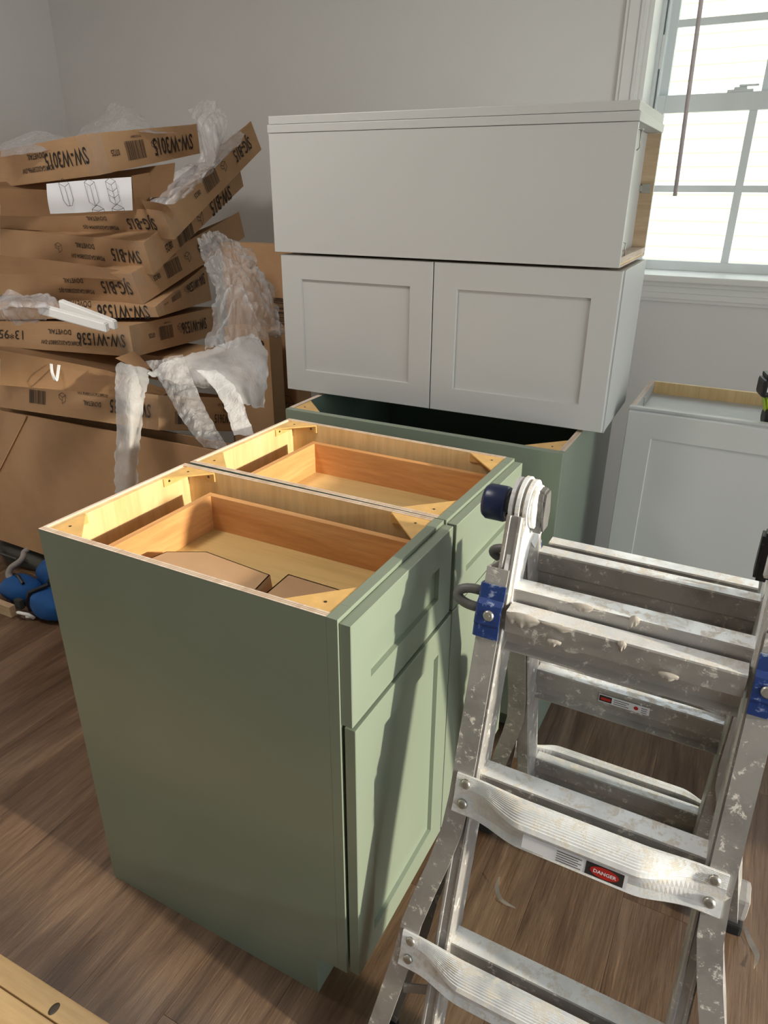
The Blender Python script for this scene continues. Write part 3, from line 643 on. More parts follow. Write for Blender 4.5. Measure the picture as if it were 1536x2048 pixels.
def rung(side, s, n_f, x0, x1, name, mats=('alu', 'alu_glare'), outer=False, deep=.034):
    """tread: horizontal top, front web, slanted lower web and lip. hdir points to the step's free side"""
    dn, nn = frame(side); h = Vector((0, -1, 0)); p = LP(side, 0, s, n_f)
    prof = [(-deep, 0), (-deep, .004), (0, .004), (.0015, .0015), (.0015, -.030), (-.012, -.040), (-.014, -.058), (-.002, -.064), (-.004, -.0665), (-.0165, -.060), (-.0145, -.039), (-.0015, -.029), (-.0015, 0)]
    bm = nb(); secs = []
    for x in (x0, x1): secs.append([p + Vector((x, 0, 0)) + h*a + Vector((0, 0, b-.004)) for a, b in prof])
    loft(bm, secs)
    bm.normal_update()
    for f in bm.faces:
        if abs(f.normal.z) > .95 and f.calc_center_median().z > p.z-.006: f.material_index = 1  # tread tops get the lighter tone with window glare painted in
    return obj(name, bm, list(mats), LD)
def outer_rung(side, s, half, name='outer_rung', n_f=.021, flat=.06):
    """ribbed tread whose ends are squashed flat and riveted onto the rail faces"""
    dn, nn = frame(side); h = Vector((0, nn.y/abs(nn.y), 0)); c = LP(side, 0, s, n_f)
    bm = nb(); secs = []; N = 70
    K = 11
    for i in range(N+1):
        x = -half + 2*half*i/N; e = min(1, max(0, (half-abs(x)-.030)/.085)); e = e*e*(3-2*e)
        pr = []
        # full: ribbed curved top sloping to the front, then web and lower lip
        full = [(-.002, .010)]
        for k in range(K*2+1):
            a = k/(K*2); full.append((.004+.030*a, .012-.020*a*a + (.0012 if k % 2 else 0)))
        full += [(.036, -.012), (.026, -.030), (.020, -.048), (.028, -.058), (.024, -.061), (.016, -.050), (.0, -.050)]
        flt = [(0, .014)]
        for k in range(K*2+1):
            a = k/(K*2); flt.append((.0035+(.0008 if k % 2 else 0), .014-.022*a))
        flt += [(.003, -.012), (.002, -.026), (.003, -.040), (.0045, -.050), (.003, -.052), (0, -.052), (0, -.040)]
        for (a, b), (c2, d) in zip(full, flt):
            if side == 'f': a += .014
            pr.append(LP(side, x, s, n_f) + (h*a + Vector((0, 0, b)))*e + (nn*c2 - dn*d)*(1-e))
        secs.append(pr)
    loft(bm, secs)
    o = obj(name, bm, 'alu_glare', LD)
    for sg in (-1, 1):
        for ds in (.0, .034):
            bm = nb(); lathe(bm, LP(side, sg*(half-.016), s+ds, n_f+.003), nn, [(.0085, 0), (.0075, .003), (.004, .0048)], 14); obj('rivet', bm, 'steel', o)
    return o
for side in ('n', 'f'):
    for k in range(4 if side == 'n' else 3):
        s = .244+.305*k
        rung(side, s, 0, -HW, HW, 'inner_rung', deep=.034 if side == 'n' else .024)
# outer treads
def lock_rung(side):
    dn, nn = frame(side); h = Vector((0, nn.y/abs(nn.y), 0))
    rg = rung(side, .272 if side == 'n' else .258, .030 if side == 'n' else .042, -HW+.004, HW-.004, 'outer_rung', ('alu', 'alu_glare'), deep=.030 if side == 'n' else .024)
    return rg
lock_rung('n'); lock_rung('f')
for k in (1, 2): outer_rung('n', .549+.012+.305*(k-1), HW+.030+.035*(k-1)+ (0 if k == 1 else .012))
for k in (1, 2): outer_rung('f', .549+.012+.305*(k-1), HW+.030+.035*(k-1)+ (0 if k == 1 else .012))
# flat tie bar across the flared far legs, on the inside of the A
bm = nb(); box(bm, (-.218, 0, -.016), (.212, .004, .016), 0, .001); bmesh.ops.rotate(bm, verts=bm.verts[:], cent=(0, 0, 0), matrix=Matrix.Rotation(A_F, 3, 'X'))
p = LP('f', 0, .872, -.050); bmesh.ops.translate(bm, verts=bm.verts[:], vec=p); tb = obj('tie_bar', bm, 'alu', LD)
# diagonal braces low on the near legs
for sg in (-1, 1):
    bm = nb(); a = LP('n', sg*(HW+.070), .985, -.005); b = LP('n', sg*(HW-.02), .965, -.03); c = LP('n', sg*(HW-.09), .925, -.03)
    for p, q in ((a, b), (b, c)):
        d = (q-p).normalized(); upv = Vector((0, 0, .012)); th_ = Vector((0, .0025, 0))
        prism(bm, [p-upv, q-upv, q+upv, p+upv], th_)
    obj('diagonal_brace', bm, 'alu', LD)
# hinges, rollers, locks
for sg in (-1, 1):
    hx = sg*(HW+.012); ctr = Vector((0, 0, .986))
    def disc_plate(x, th_, r, tail):
        bm = nb(); poly = []
        for i in range(17):
            a = math.radians(-25 + 230*i/16); poly.append((r*math.cos(a), r*math.sin(a)))
        # arms down into both rails
        for y, z in ((-.052, -.030), (-.078, -.030-tail), (-.040, -.045-tail), (0, -.060)): poly.append((y, z))
        for y, z in ((.030, -.045-tail*.4), (.066, -.030-tail*.4), (.048, -.020)): poly.append((y, z))
        prism(bm, [(x, y, ctr.z+z) for y, z in poly], (th_, 0, 0)); return bm
    obj('hinge_plate', disc_plate(hx-.0142, .006, .041, .10), 'alu_glare', LD)
    obj('hinge_plate', disc_plate(hx-.003, .006, .044, .06), 'alu_glare', LD)
    obj('hinge_plate', disc_plate(hx+.0082, .006, .041, .10), 'alu_glare', LD)
    bm = nb(); lathe(bm, (hx-.015, 0, ctr.z), (1, 0, 0), [(.032, 0), (.034, .003), (.034, .027), (.032, .030)], 26); obj('hinge_hub', bm, 'alu', LD)
    ix = hx - sg*.014   # inner side
    bm = nb(); pts = [(-.013, .034), (.013, .034), (.018, .024), (.015, -.006), (.018, -.034), (-.016, -.034), (-.013, -.006), (-.018, .02)]
    prism(bm, [(ix, y, ctr.z+z-.004) for y, z in pts], (-sg*.020, 0, 0)); bmesh.ops.bevel(bm, geom=bm.edges[:], offset=.004, segments=2, affect='EDGES')
    obj('hinge_knob', bm, 'knob' if sg < 0 else 'black', LD)
    bm = nb(); lathe(bm, (ix-sg*.001, 0.0, ctr.z), (-sg, 0, 0), [(.034, 0), (.034, .006), (.030, .008)], 24)
    obj('knob_rim', bm, 'alu_glare', LD)
    # roller on the outer side
    ox = hx + sg*.014
    bm = nb(); tube(bm, [(ox-sg*.004, 0, ctr.z-.006), (ox+sg*.030, 0, ctr.z-.006)], .0125, 14); ax_ = obj('roller_axle', bm, 'knob', LD, smooth=False)
    bm = nb(); lathe(bm, (ox+sg*.012, 0, ctr.z-.006), (sg, 0, 0), [(.0135, .004), (.020, .004), (.020, .0), (.026, .0), (.028, .004), (.028, .031), (.024, .037), (.008, .038)], 30)
    obj('roller', bm, 'navy', LD)
    # lock brackets on the near leg and far leg
    for side in ('n', 'f'):
        dn, nn = frame(side)
        cx = sg*(HW+.021); q = .0215
        bm = nb()
        pr = [(sg*q, -.03), (sg*q, .024), (sg*(q-.003), .026), (-sg*(q-.004), .026), (-sg*(q-.004), .022), (sg*(q-.004), .022), (sg*(q-.004), -.03)]
        ss = [(.240, 0), (.262, 0), (.270, .006), (.300, .006), (.303, .004), (.322, .002)]
        loft(bm, [[LP(side, cx+a, s, n_+ (o_ if n_ > 0 else 0)) for a, n_ in pr] for s, o_ in ss])
        lk = obj('lock_bracket', bm, 'bluelock', LD)
        bm = nb(); lathe(bm, LP(side, cx, .286, .031), nn, [(.0085, 0), (.0085, .002), (.006, .0045)], 18); lathe(bm, LP(side, cx, .286, .0355), nn, [(.003, 0), (.003, .001)], 10); obj('bolt', bm, 'steel', lk)
        bm = nb(); pts = []
        for i in range(13):
            a = math.pi*i/12; pts.append(LP(side, cx+sg*(q+.012+.028*math.sin(a)), .272-.0135*math.cos(a), .004))
        pts = [LP(side, cx+sg*(q-.002), .2585, .004)]+pts+[LP(side, cx+sg*(q-.002), .2855, .004)]
        tube(bm, pts, .0078, 10); obj('lock_handle', bm, 'knob', LD, smooth=True)
# dried plaster left on the top tread
def drip(x, s, n_f, dz, wd, hg, seed, th_=.0014):
    p = LP('n', x, s, n_f) + Vector((0, -.0018, dz)); bm = nb(); top = []; bot = []; N = 14; r = random.Random(seed)
    for i in range(N+1):
        u = i/N; q = noise.noise(Vector((u*3.1+seed, seed*.7, 0))); env = math.sin(math.pi*u)**.6
        top.append(p + Vector((wd*(u-.5), th_*.2, hg*.25*env+.001))); bot.append(p + Vector((wd*(u-.5), -.0002, -hg*env*(.35+.9*abs(q)*1.6))))
    mid = [(a+b)/2+Vector((0, -th_*math.sin(math.pi*min(1, max(0, i/N)))-.0004, 0)) for i, (a, b) in enumerate(zip(top, bot))]
    R = [[bm.verts.new(v) for v in L] for L in (top, mid, bot)]
    B_ = [[bm.verts.new(v+Vector((0, .003, 0))) for v in L] for L in (top, bot)]
    for a, b in ((R[0], R[1]), (R[1], R[2]), (R[2], B_[1]), (B_[1], B_[0]), (B_[0], R[0])):
        for i in range(N): bm.faces.new((a[i], a[i+1], b[i+1], b[i]))
    obj('plaster_drip', bm, 'plaster', LD, smooth=True)
for a in ((-.135, .272, .0305, -.004, .050, .022, 1), (-.085, .272, .0305, -.003, .045, .008, 5), (.005, .272, .0305, -.003, .012, .012, 3), (-.085, .296, .0305, -.002, .020, .008, 4), (.070, .298, .0305, -.002, .026, .010, 9)): drip(*a)
for a in ((-.06, .246, .0, .001, .03, .012, 6), (.012, .246, 0, .001, .014, .02, 8)): drip(*a)
# sticker labels on two treads
def sticker(side, s, n_f, x0, L, Hh, kind, tilt=0, dz=-.030):
    dn, nn = frame(side); sgn = -1
    o = LP(side, x0, s, n_f) + Vector((0, -.002, dz))
    u = Vector((1, 0, 0)); v = Vector((0, tilt, 1))
    pr = Print(o, u, v, .001)
    if kind == 'big':
        pr.rect(0, 0, L, Hh, 0); pr.rect(L*.62, .001, L*.97, Hh-.001, 1, .0003)
        vs = []
        cxx, cyy = L*.795, Hh/2
        f = [pr.bm.verts.new(pr.P(cxx+.020*math.cos(2*math.pi*k/24), cyy+.0085*math.sin(2*math.pi*k/24))+pr.n*.0006) for k in range(24)]
        pr.bm.faces.new(f).material_index = 2
        pr.lift += .001; pr.text('DANGER', cxx-.0155, cyy-.0026, .0075, 1.05, .02, 0); pr.lift -= .0006
        for r in range(5): pr.rect(L*.34, Hh*.78-r*Hh*.17, L*(.58-.03*(r % 2)), Hh*.78-r*Hh*.17+.0011, 1, .0003)
    else:
        pr.rect(0, 0, L, Hh, 0); pr.rect(.001, .002, L*.26, Hh-.002, 1, .0003); pr.rect(.004, .005, L*.24, Hh-.006, 2, .0006)
        for r in range(3): pr.rect(L*.30, Hh*.70-r*Hh*.26, L*(.60-.05*(r % 2)), Hh*.70-r*Hh*.26+.0012, 1, .0003)
        f = [pr.bm.verts.new(pr.P(L*.74+.004*math.cos(2*math.pi*k/16), Hh/2+.004*math.sin(2*math.pi*k/16))+pr.n*.0004) for k in range(16)]; pr.bm.faces.new(f).material_index = 2
        for r in range(3): pr.rect(L*.84, Hh*.66-r*Hh*.26, L*.95, Hh*.66-r*Hh*.26+.0012, 1, .0003)
    return pr
sticker('n', .561, .058, -.075, .150, .022, 'big', .25, -.052).done(LD, ('paperw', 'ink', 'redlab'), 'warning_label', label='white and black warning label with a red oval')
sticker('f', .549, 0, -.045, .090, .017, 'small', 0, -.0275).done(LD, ('paperw', 'ink', 'redlab'), 'warning_label', label='small white warning label with a dark red square')

# ------------------------------------------------------------------ cartons in the corner
def V(p): return Vector(p)
def carton(key, label, open_top=False, group=None, art=None, tapes=True):
    K, K2, L, LB, R, RB, F, FB = [V(p) for p in D['boxes'][key]]
    T = thing('carton', label, 'carton', tuple((K2+LB+RB+FB)/4), 0, group)
    o = (K2+LB+RB+FB)/4
    K, K2, L, LB, R, RB, F, FB = [p-o for p in (K, K2, L, LB, R, RB, F, FB)]
    t = .0045
    def panel(a, b, c, d, nm='side_panel'):
        # subdivided, slightly bowed cardboard panel
        a, b, c, d = V(a), V(b), V(c), V(d); n = (c-a).cross(d-b).normalized(); bm = nb(); N = 8
        g = []
        for j in range(3):
            row = []
            for i in range(N+1):
                u, v = i/N, j/2; p = a.lerp(b, u).lerp(d.lerp(c, u), v)
                edge = u*(1-u)*4
                p = p + n*(.0012*edge*noise.noise(p*6+Vector((hash(key) % 7 if False else ord(key[1]), 0, 0))))
                row.append(p)
            g.append(row)
        fr_ = [[bm.verts.new(p) for p in r] for r in g]; bk = [[bm.verts.new(p-n*t) for p in r] for r in g]
        for j in range(2):
            for i in range(N):
                bm.faces.new((fr_[j][i], fr_[j][i+1], fr_[j+1][i+1], fr_[j+1][i])); bm.faces.new((bk[j][i], bk[j+1][i], bk[j+1][i+1], bk[j][i+1]))
        for i in range(N):
            bm.faces.new((fr_[0][i+1], fr_[0][i], bk[0][i], bk[0][i+1])); bm.faces.new((fr_[2][i], fr_[2][i+1], bk[2][i+1], bk[2][i]))
        for j in range(2):
            bm.faces.new((fr_[j][0], fr_[j+1][0], bk[j+1][0], bk[j][0])); bm.faces.new((fr_[j+1][N], fr_[j][N], bk[j][N], bk[j+1][N]))
        return obj(nm, bm, 'card', T, smooth=False)
    lf = panel(LB, K2, K, L); rf = panel(K2, RB, R, K)
    panel(RB, FB, F, R); panel(FB, LB, L, F)
    i_ = lambda p, z: p
    bt = panel(LB, FB, RB, K2, 'bottom_panel')
    if not open_top: panel(L, K, R, F, 'top_panel')
    if art: art(lf, rf, K, K2, L, LB, R, RB)
    if tapes:
        n1 = (K-LB).cross(L-K2).normalized()*-1
        nL = (K2-LB).cross(K-LB).normalized(); nR = (RB-K2).cross(R-K2).normalized()
        uL = (L-K).normalized(); uR = (R-K).normalized(); lift = .0032
        bm = nb(); s0 = [K+nL*lift*.7+nR*lift*.7, K2+nL*lift*.7+nR*lift*.7]
        a = [bm.verts.new(p) for p in (K+uL*.05+nL*lift, K+nL*lift+nR*lift*.5, K+uR*.05+nR*lift)]; b = [bm.verts.new(p) for p in (K2+uL*.05+nL*lift, K2+nL*lift+nR*lift*.5, K2+uR*.05+nR*lift)]
        for i in range(2): bm.faces.new((a[i], b[i], b[i+1], a[i+1]))
        _plain('packing_tape', bm, ('tape',), T)
    return T
def art_std(code, po, date, left=True, right=True, lx=.02, rx=.05, cs=.062, extra=None, rcode=True, iconl=False):
    def f(lf, rf, K, K2, L, LB, R, RB):
        h = (K-K2).length
        if left:   # printed upside down, reading away from the near corner
            p = Print(K, L-K, K2-K, .005).quad(K, L, K2, LB)
            y0 = -(h*.5+cs*.36)     # v points down the face, so negative offsets are not needed: text grows downwards
            p.text(code, lx, h*.5-cs*.36, cs, .62, .012)
            if code: p.text('DOVETAIL', lx+.20, h*.5-.030, .024, .8, .01); p.text(po, lx+.165, h*.5+.010, .022, .72, .008)
            if iconl: p.icon(lx+.36, h*.35, .032)
            if extra: extra(p, h)
            p.done(lf)
        if right:
            Lr = (R-K).length; p = Print(R, K-R, RB-R, .005).quad(R, K, RB, K2)
            h2 = (R-RB).length; hm = (h+h2)/2
            if rcode: p.text(code, rx, hm*.5-cs*.36, cs, .62, .012)
            x = rx+.17 if rcode else rx
            p.icon(x+.01, hm*.35, .030); p.bars(x+.075, hm*.25, .085, hm*.46, len(code)+ord(date[1])); p.text('*SW202508804*', x+.078, hm*.13, .009, .8, 0)
            if x+.22 < Lr: p.text(date, x+.19, hm*.5-.010, .022, .75, .01)
            p.done(rf)
    return f
B1 = carton('B1', 'taped cardboard carton marked SW-W3015 on top of the pile, instruction sheet under it', art=art_std('SW-W3015', 'PO#KGA20258996-SW', '07/25', cs=.068, rx=.035))
B2 = carton('B2', 'open cardboard tray marked SJG-B15, tilted up towards the wall with clear plastic inside', True, art=art_std('SJG-B15', 'PO#KGA20260904-SJG', '08/25', cs=.058, lx=.045, rx=.05))
B3 = carton('B3', 'tilted carton marked SW-B15 directly under the open tray', art=art_std('SW-B15', 'PO#KGA20258804-SW', '08/25', cs=.062, lx=.03, rx=.08, iconl=True))
B4 = carton('B4', 'carton marked SJG-B15 in the middle of the pile, under the SW-B15 carton', art=art_std('SJG-B15', 'PO#KGA20255803-SJG', '08/25', cs=.062, lx=.02, rx=.18))
B5 = carton('B5', 'shadowed carton marked SW-W1536 above the foam bars', art=art_std('SW-W1536', 'PO#KGA20258807-SW', '07/25', cs=.060, lx=.025, rx=.04))
def hand(p, h):
    p.text('13*95', .40, h*.30, .05, .9, .0); p.bars(.53, h*.2, .06, h*.5, 4)
B6 = carton('B6', 'carton marked SW-W1536 with 13*95 handwritten on it, wrapped in clear film', art=art_std('SW-W1536', 'PO#KGA20258807-SW', '07/25', cs=.060, lx=.02, rx=.10, extra=hand))
def a7(lf, rf, K, K2, L, LB, R, RB):
    h = (K-K2).length
    p = Print(K, L-K, K2-K, .005).quad(K, L, K2, LB); p.text('SW-W3615', .03, h*.5-.022, .060, .62, .012); p.text('DOVETAIL', .25, h*.5-.008, .022, .8, .01); p.text('PO#KGA20258804-SW', .22, h*.5-.040, .020, .72, .0)
    p.icon(.42, h*.35, .032); p.bars(.52, h*.30, .085, h*.42, 9); p.text('SW-W3615', .53, h*.15, .010, .8, 0); p.done(lf)
    p = Print(R, K-R, RB-R, .005).quad(R, K, RB, K2); h = (R-RB).length
    p.text('SW-W3615', .10, h*.5+.0, .044, .62, .010); p.text('DOVETAIL', .12, h*.5-.020, .018, .8, .0); p.text('PO#KGA20258804-SW', .10, h*.5-.040, .016, .72, 0); p.bars(.34, h*.45, .08, h*.36, 3); p.text('04/24', .37, h*.2, .020, .8, .0); p.done(rf)
B7 = carton('B7', 'long open carton at the bottom of the pile, white foam strip hanging over its front', True, art=a7)
def sheet_pts(key): return [[V(p) for p in r] for r in D['films'][key]]
def catmull(P, t):
    n = len(P)-1; x = min(max(t*n, 0), n-1e-6); i = int(x); u = x-i
    p0, p1, p2, p3 = P[max(i-1, 0)], P[i], P[min(i+1, n)], P[min(i+2, n)]
    return .5*((2*p1)+(p2-p0)*u+(2*p0-5*p1+4*p2-p3)*u*u+(3*p1-p0-3*p2+p3)*u*u*u)
def drape(name, key, m, nu, nv, amp, freq, label=None, cat=None, parent=None, thick=.0, smooth=True, aniso=(1, 1, 1), lift=None, rag=0, loc=True):
    rows = sheet_pts(key); G = []
    for j in range(nv+1):
        ctrl = [catmull(r, 0) for r in rows]
        v = j/nv; row = []
        for i in range(nu+1):
            u = i/nu; row.append(catmull([catmull(r, u) for r in rows], v))
        G.append(row)
    G0 = [list(r) for r in G]
    for j in range(nv+1):
        for i in range(nu+1):
            a = G0[j][min(i+1, nu)]-G0[j][max(i-1, 0)]; b = G0[min(j+1, nv)][i]-G0[max(j-1, 0)][i]; n = a.cross(b)
            n = n.normalized() if n.length > 1e-9 else Vector((0, -1, 0))
            p = G[j][i]; q = Vector((p.x*aniso[0], p.y*aniso[1], p.z*aniso[2]))*freq
            d = (1-abs(noise.noise(q+noise.noise_vector(q*.5)*.8))*2.4)*.5 + .22*(1-abs(noise.noise(q*2.3))*2.4)
            G[j][i] = (p, n, d)
    c = sum((g[0] for r in G for g in r), Vector())/((nu+1)*(nv+1)); c0 = c if (loc and parent is None) else Vector()
    bm = nb(); vs = [[None]*(nu+1) for _ in range(nv+1)]
    for j in range(nv+1):
        for i in range(nu+1):
            p, n, d = G[j][i]; e = Vector()
            if rag and (j in (0, nv) or i in (0, nu)): e = noise.noise_vector(p*60)*rag
            vs[j][i] = bm.verts.new(p + n*d*amp + e - c0)
    for j in range(nv):
        for i in range(nu): bm.faces.new((vs[j][i], vs[j][i+1], vs[j+1][i+1], vs[j+1][i]))
    if thick: bmesh.ops.solidify(bm, geom=bm.faces[:], thickness=thick)
    me = bpy.data.meshes.new(name); bm.to_mesh(me); bm.free(); me.materials.append(M[m])
    for p in me.polygons: p.use_smooth = smooth
    o = bpy.data.objects.new(name, me); C.objects.link(o); o.location = c0
    if parent:
        o.parent = parent; o.matrix_parent_inverse = Matrix.Translation(parent.location).inverted()
    tag(o, label, cat); return o
for k, par in (('flapG', B2), ('flapH', B3), ('flapA', B2), ('flapB', B2), ('flapC', B2), ('flapD', B7), ('flapE', B7), ('flapF', B7)):
    drape('flap', k, 'card', 8, 4, .004, 5, parent=par, thick=.004, smooth=False)
# big standing carton under the pile
T = thing('large_carton', 'large plain cardboard carton standing under the pile of printed cartons', 'carton', (-.95, .895, .10), 0)
slab('front_panel', [(-.95, -.045, .012), (.82, -.045, -.004), (.82, -.045, .600), (-.95, -.045, .575)], .006, 'card', T)
slab('back_panel', [(.82, .03, 0), (-.95, .03, 0), (-.95, .03, .585), (.82, .03, .60)], .006, 'card', T)
slab('bottom_panel', [(-.95, -.039, .006), (-.95, .024, .006), (.82, .024, .0), (.82, -.039, .0)], .005, 'card', T)
slab('side_panel', [(.82, -.045, 0), (.82, .03, 0), (.82, .03, .60), (.82, -.045, .60)], .006, 'card', T)
slab('side_panel', [(-.95, .03, 0), (-.95, -.045, 0), (-.95, -.045, .585), (-.95, .03, .585)], .006, 'card', T)
slab('folded_flap', [(-.64, -.050, .2), (-.60, -.052, .2), (-.24, -.052, .585), (-.34, -.050, .585)], .004, 'card', T)
# box behind that carries the back of the pile
def plain_carton(name, a, b, label):
    cx, cy = (a[0]+b[0])/2, (a[1]+b[1])/2; T = thing(name, label, 'carton', (cx, cy, a[2])); x, y, z = (b[0]-a[0])/2, (b[1]-a[1])/2, b[2]-a[2]; t = .005
    boxo('side_panel', (-x, -y, 0), (x, -y+t, z), 'card', T); boxo('side_panel', (-x, y-t, 0), (x, y, z), 'card', T)
    boxo('side_panel', (-x, -y+t, 0), (-x+t, y-t, z), 'card', T); boxo('side_panel', (x-t, -y+t, 0), (x, y-t, z), 'card', T)
    boxo('top_panel', (-x+t, -y+t, z-t), (x-t, y-t, z), 'card', T); return T
plain_carton('carton', (-1.50, 1.09, 0.001), (-.62, 1.19, .58), 'plain carton hidden behind the large standing carton, under the pile')
t1 = plain_carton('carton', (-.56, 1.20, 0.001), (-.375, 1.27, .995), 'narrow upright carton marked SJG beside the white cabinets')
p = Print((.020, -.035, .985), (0, 0, -1), (1, 0, 0), .0015); p.text('SJG-B15', .02, .008, .062, .8, .012); p.done(t1)
t2 = plain_carton('carton', (-.66, 1.34, 0.001), (-.365, 1.42, 1.25), 'tall upright carton against the wall behind the narrow one, partly hidden by the white cabinets')
p = Print((.147, -.04, 1.10), (0, 0, -1), (1, 0, 0), .002); p.o = Vector((.06, -.04, 1.10)); p.bars(.02, .0, .09, .05, 5); p.icon(.36, .02, .05); p.done(t2)
plain_carton('carton', (-1.46, 1.13, .795), (-.66, 1.36, .882), 'flat plain carton in the dark gap above the long open carton')
# instruction sheet
ps = drape('instruction_sheet', 'paper', 'paperw', 20, 10, .003, 9, 'white paper sheet with line drawings of three cabinets under the top carton', 'paper')
rows = sheet_pts('paper'); o0 = rows[2][0]; uu = rows[2][-1]-rows[2][0]; vv = rows[0][0]-rows[2][0]
p = Print(o0-ps.location, uu, vv, .008); p.n = p.u.cross(p.v)
Lw = uu.length; Lh = vv.length
for cx_i, kind in ((.22, 0), (.52, 1), (.77, 2)):
    x, y, wd, hg = cx_i*Lw, Lh*.36, .030, .055
    poly = [(0, 0), (wd*.5, -.012), (wd, 0), (wd, hg), (wd*.5, hg+.010), (0, hg)] if kind != 0 else [(0, .008), (.008, -.008), (wd-.008, -.008), (wd, .008), (wd, hg), (wd*.5, hg+.014), (0, hg)]
    for a, b in zip(poly, poly[1:]+poly[:1]): p.line((x+a[0], y+a[1]), (x+b[0], y+b[1]), .0011)
    p.line((x, y+hg), (x+wd*.5, y+hg-.010), .0011); p.line((x+wd*.5, y+hg-.010), (x+wd, y+hg), .0011); p.line((x+wd*.5, y+hg-.010), (x+wd*.5, y-.010), .0011)
    if kind == 2:
        for q in (.33, .66): p.line((x, y+hg*q), (x+wd*.5, y+hg*q-.01), .0011); p.line((x+wd*.5, y+hg*q-.01), (x+wd, y+hg*q), .0011)
for cx_i in (.53, .77):
    x, y = cx_i*Lw, .010; 
    for a, b in (((0, 0), (.018, .012)), ((.018, .012), (.036, 0)), ((0, 0), (0, -.008)), ((.036, 0), (.036, -.008)), ((0, 0), (.018, -.006)), ((.018, -.006), (.036, 0))): p.line((x+a[0], y+a[1]), (x+b[0], y+b[1]), .0013)
p.done(ps, ('ink',), 'cabinet_drawing')
# plastics
drape('foam_strip', 'strip', 'foamwrap', 14, 44, .007, 14, 'torn white foam strip hanging down in front of the large carton', 'foam wrap', rag=.006, thick=.001)
drape('foam_sheet', 'sheet', 'foamwrap', 40, 34, .014, 9, 'crumpled white foam sheet draped over the right end of the pile', 'foam wrap', rag=.008)
drape('foam_strip', 'arm', 'foamwrap', 10, 30, .008, 12, 'white foam strip trailing from the foam sheet down towards the green cabinet', 'foam wrap', rag=.004)
drape('plastic_film', 'clear', 'film', 130, 120, .030, 14, 'large crumpled clear film hanging off the right side of the pile', 'plastic film', aniso=(1.8, 1.8, .5), rag=.01)
drape('plastic_film', 'strand', 'film', 40, 80, .012, 12, 'clear film strand trailing down over the bottom carton', 'plastic film', aniso=(1.8, 1.8, .5))
drape('plastic_film', 'knot', 'filmthick', 50, 70, .026, 11, 'milky twisted film standing up behind the top carton', 'plastic film', aniso=(1.6, 1.6, .5), rag=.004)
drape('plastic_film', 'lining', 'filmthick', 80, 60, .022, 13, 'milky plastic film lying inside the tilted open tray', 'plastic film')
drape('plastic_film', 'peaks', 'filmthick', 60, 24, .014, 7, 'translucent film rising in two peaks behind the top carton', 'plastic film')
drape('plastic_film', 'fold', 'filmthick', 24, 10, .012, 8, 'low fold of translucent film at the left end of the top carton', 'plastic film')
drape('plastic_film', 'clump', 'filmthick', 70, 40, .028, 14, 'clump of crumpled film beside the white foam bars', 'plastic film')
for nm, lab in (('foam1', 'white foam bar lying on the lower SW-W1536 carton, nearer one'), ('foam2', 'white foam bar lying behind the nearer foam bar')):
    a, b = [V(p) for p in D['segs'][nm]]; c = (a+b)/2; d = (b-a)
    bm = nb(); s = .016; u = d.cross(Vector((0, 0, 1))).normalized()*s; z = Vector((0, 0, 1))*.014
    prism(bm, [a-c-u-z, a-c+u-z, a-c+u+z, a-c-u+z], d); bmesh.ops.bevel(bm, geom=bm.edges[:], offset=.003, segments=2, affect='EDGES')
    obj('foam_bar', bm, 'foam', None, label=lab, cat='foam bar', loc=tuple(c))
L_ = [V(p) for p in D['segs']['loop']]; c = L_[1]
bm = nb(); pts = [catmull(L_, i/16)-c for i in range(17)]
for a, b in zip(pts, pts[1:]):
    u = Vector((.006, 0, 0)); prism(bm, [a-u, a+u, b+u, b-u], (0, .0012, 0))
obj('plastic_strap', bm, 'foam', None, label='white looped strap over the edge of the bottom open carton', cat='strap', loc=tuple(c))

# ------------------------------------------------------------------ tools on the floor at left
def blob(bm, c, r, seed=0, amp=.12, nu=20, nv=12, mat=0, pw=.8):
    c = Vector(c); rings = []
    for j in range(nv+1):
        th_ = math.pi*j/nv; row = []
        for i in range(nu):
            ph = 2*math.pi*i/nu; d = Vector((math.sin(th_)*math.cos(ph), math.sin(th_)*math.sin(ph), math.cos(th_)))
            e = Vector([math.copysign(abs(x)**pw, x) for x in d]); k = 1+amp*noise.noise(d*1.8+Vector((seed, 0, 0)))
            row.append(bm.verts.new(c+Vector((e.x*r[0], e.y*r[1], e.z*r[2]))*k))
        rings.append(row)
    for a, b in zip(rings, rings[1:]):
        for i in range(nu):
            f = bm.faces.new((a[i], a[(i+1) % nu], b[(i+1) % nu], b[i])); f.material_index = mat; f.smooth = True
kp = thing('knee_pad', 'blue padded knee pad with a dark buckle strap, nearest the green cabinet', 'knee pad', (-1.02, .675, 0))
bm = nb(); blob(bm, (0, 0, .052), (.095, .062, .05), 3); obj('pad', bm, 'blue_fab', kp)
bm = nb(); tube(bm, [(-.09, -.03, .012), (-.092, -.035, .05), (-.075, -.03, .092), (-.03, .02, .112)], .009, 6); obj('strap', bm, 'black', kp)
boxo('buckle', (-.125, -.065, .03), (-.095, -.045, .068), 'dgrey', kp, bev=.004)
kp = thing('knee_pad', 'blue padded knee pad lying at the left of the buckle strap', 'knee pad', (-1.225, .70, 0))
bm = nb(); blob(bm, (0, 0, .045), (.082, .060, .044), 9); obj('pad', bm, 'blue_fab', kp)
bm = nb(); tube(bm, [(.05, -.02, .09), (0, .0, .097), (-.06, .02, .08)], .006, 6); obj('strap', bm, 'black', kp)
bg_ = thing('tool_pouch', 'blue fabric pouch with black straps and a grey hose end, under the carton edge', 'pouch', (-1.09, .785, 0))
bm = nb(); blob(bm, (0, 0, .075), (.13, .045, .075), 5, .15); obj('pouch_body', bm, 'blue_fab', bg_)
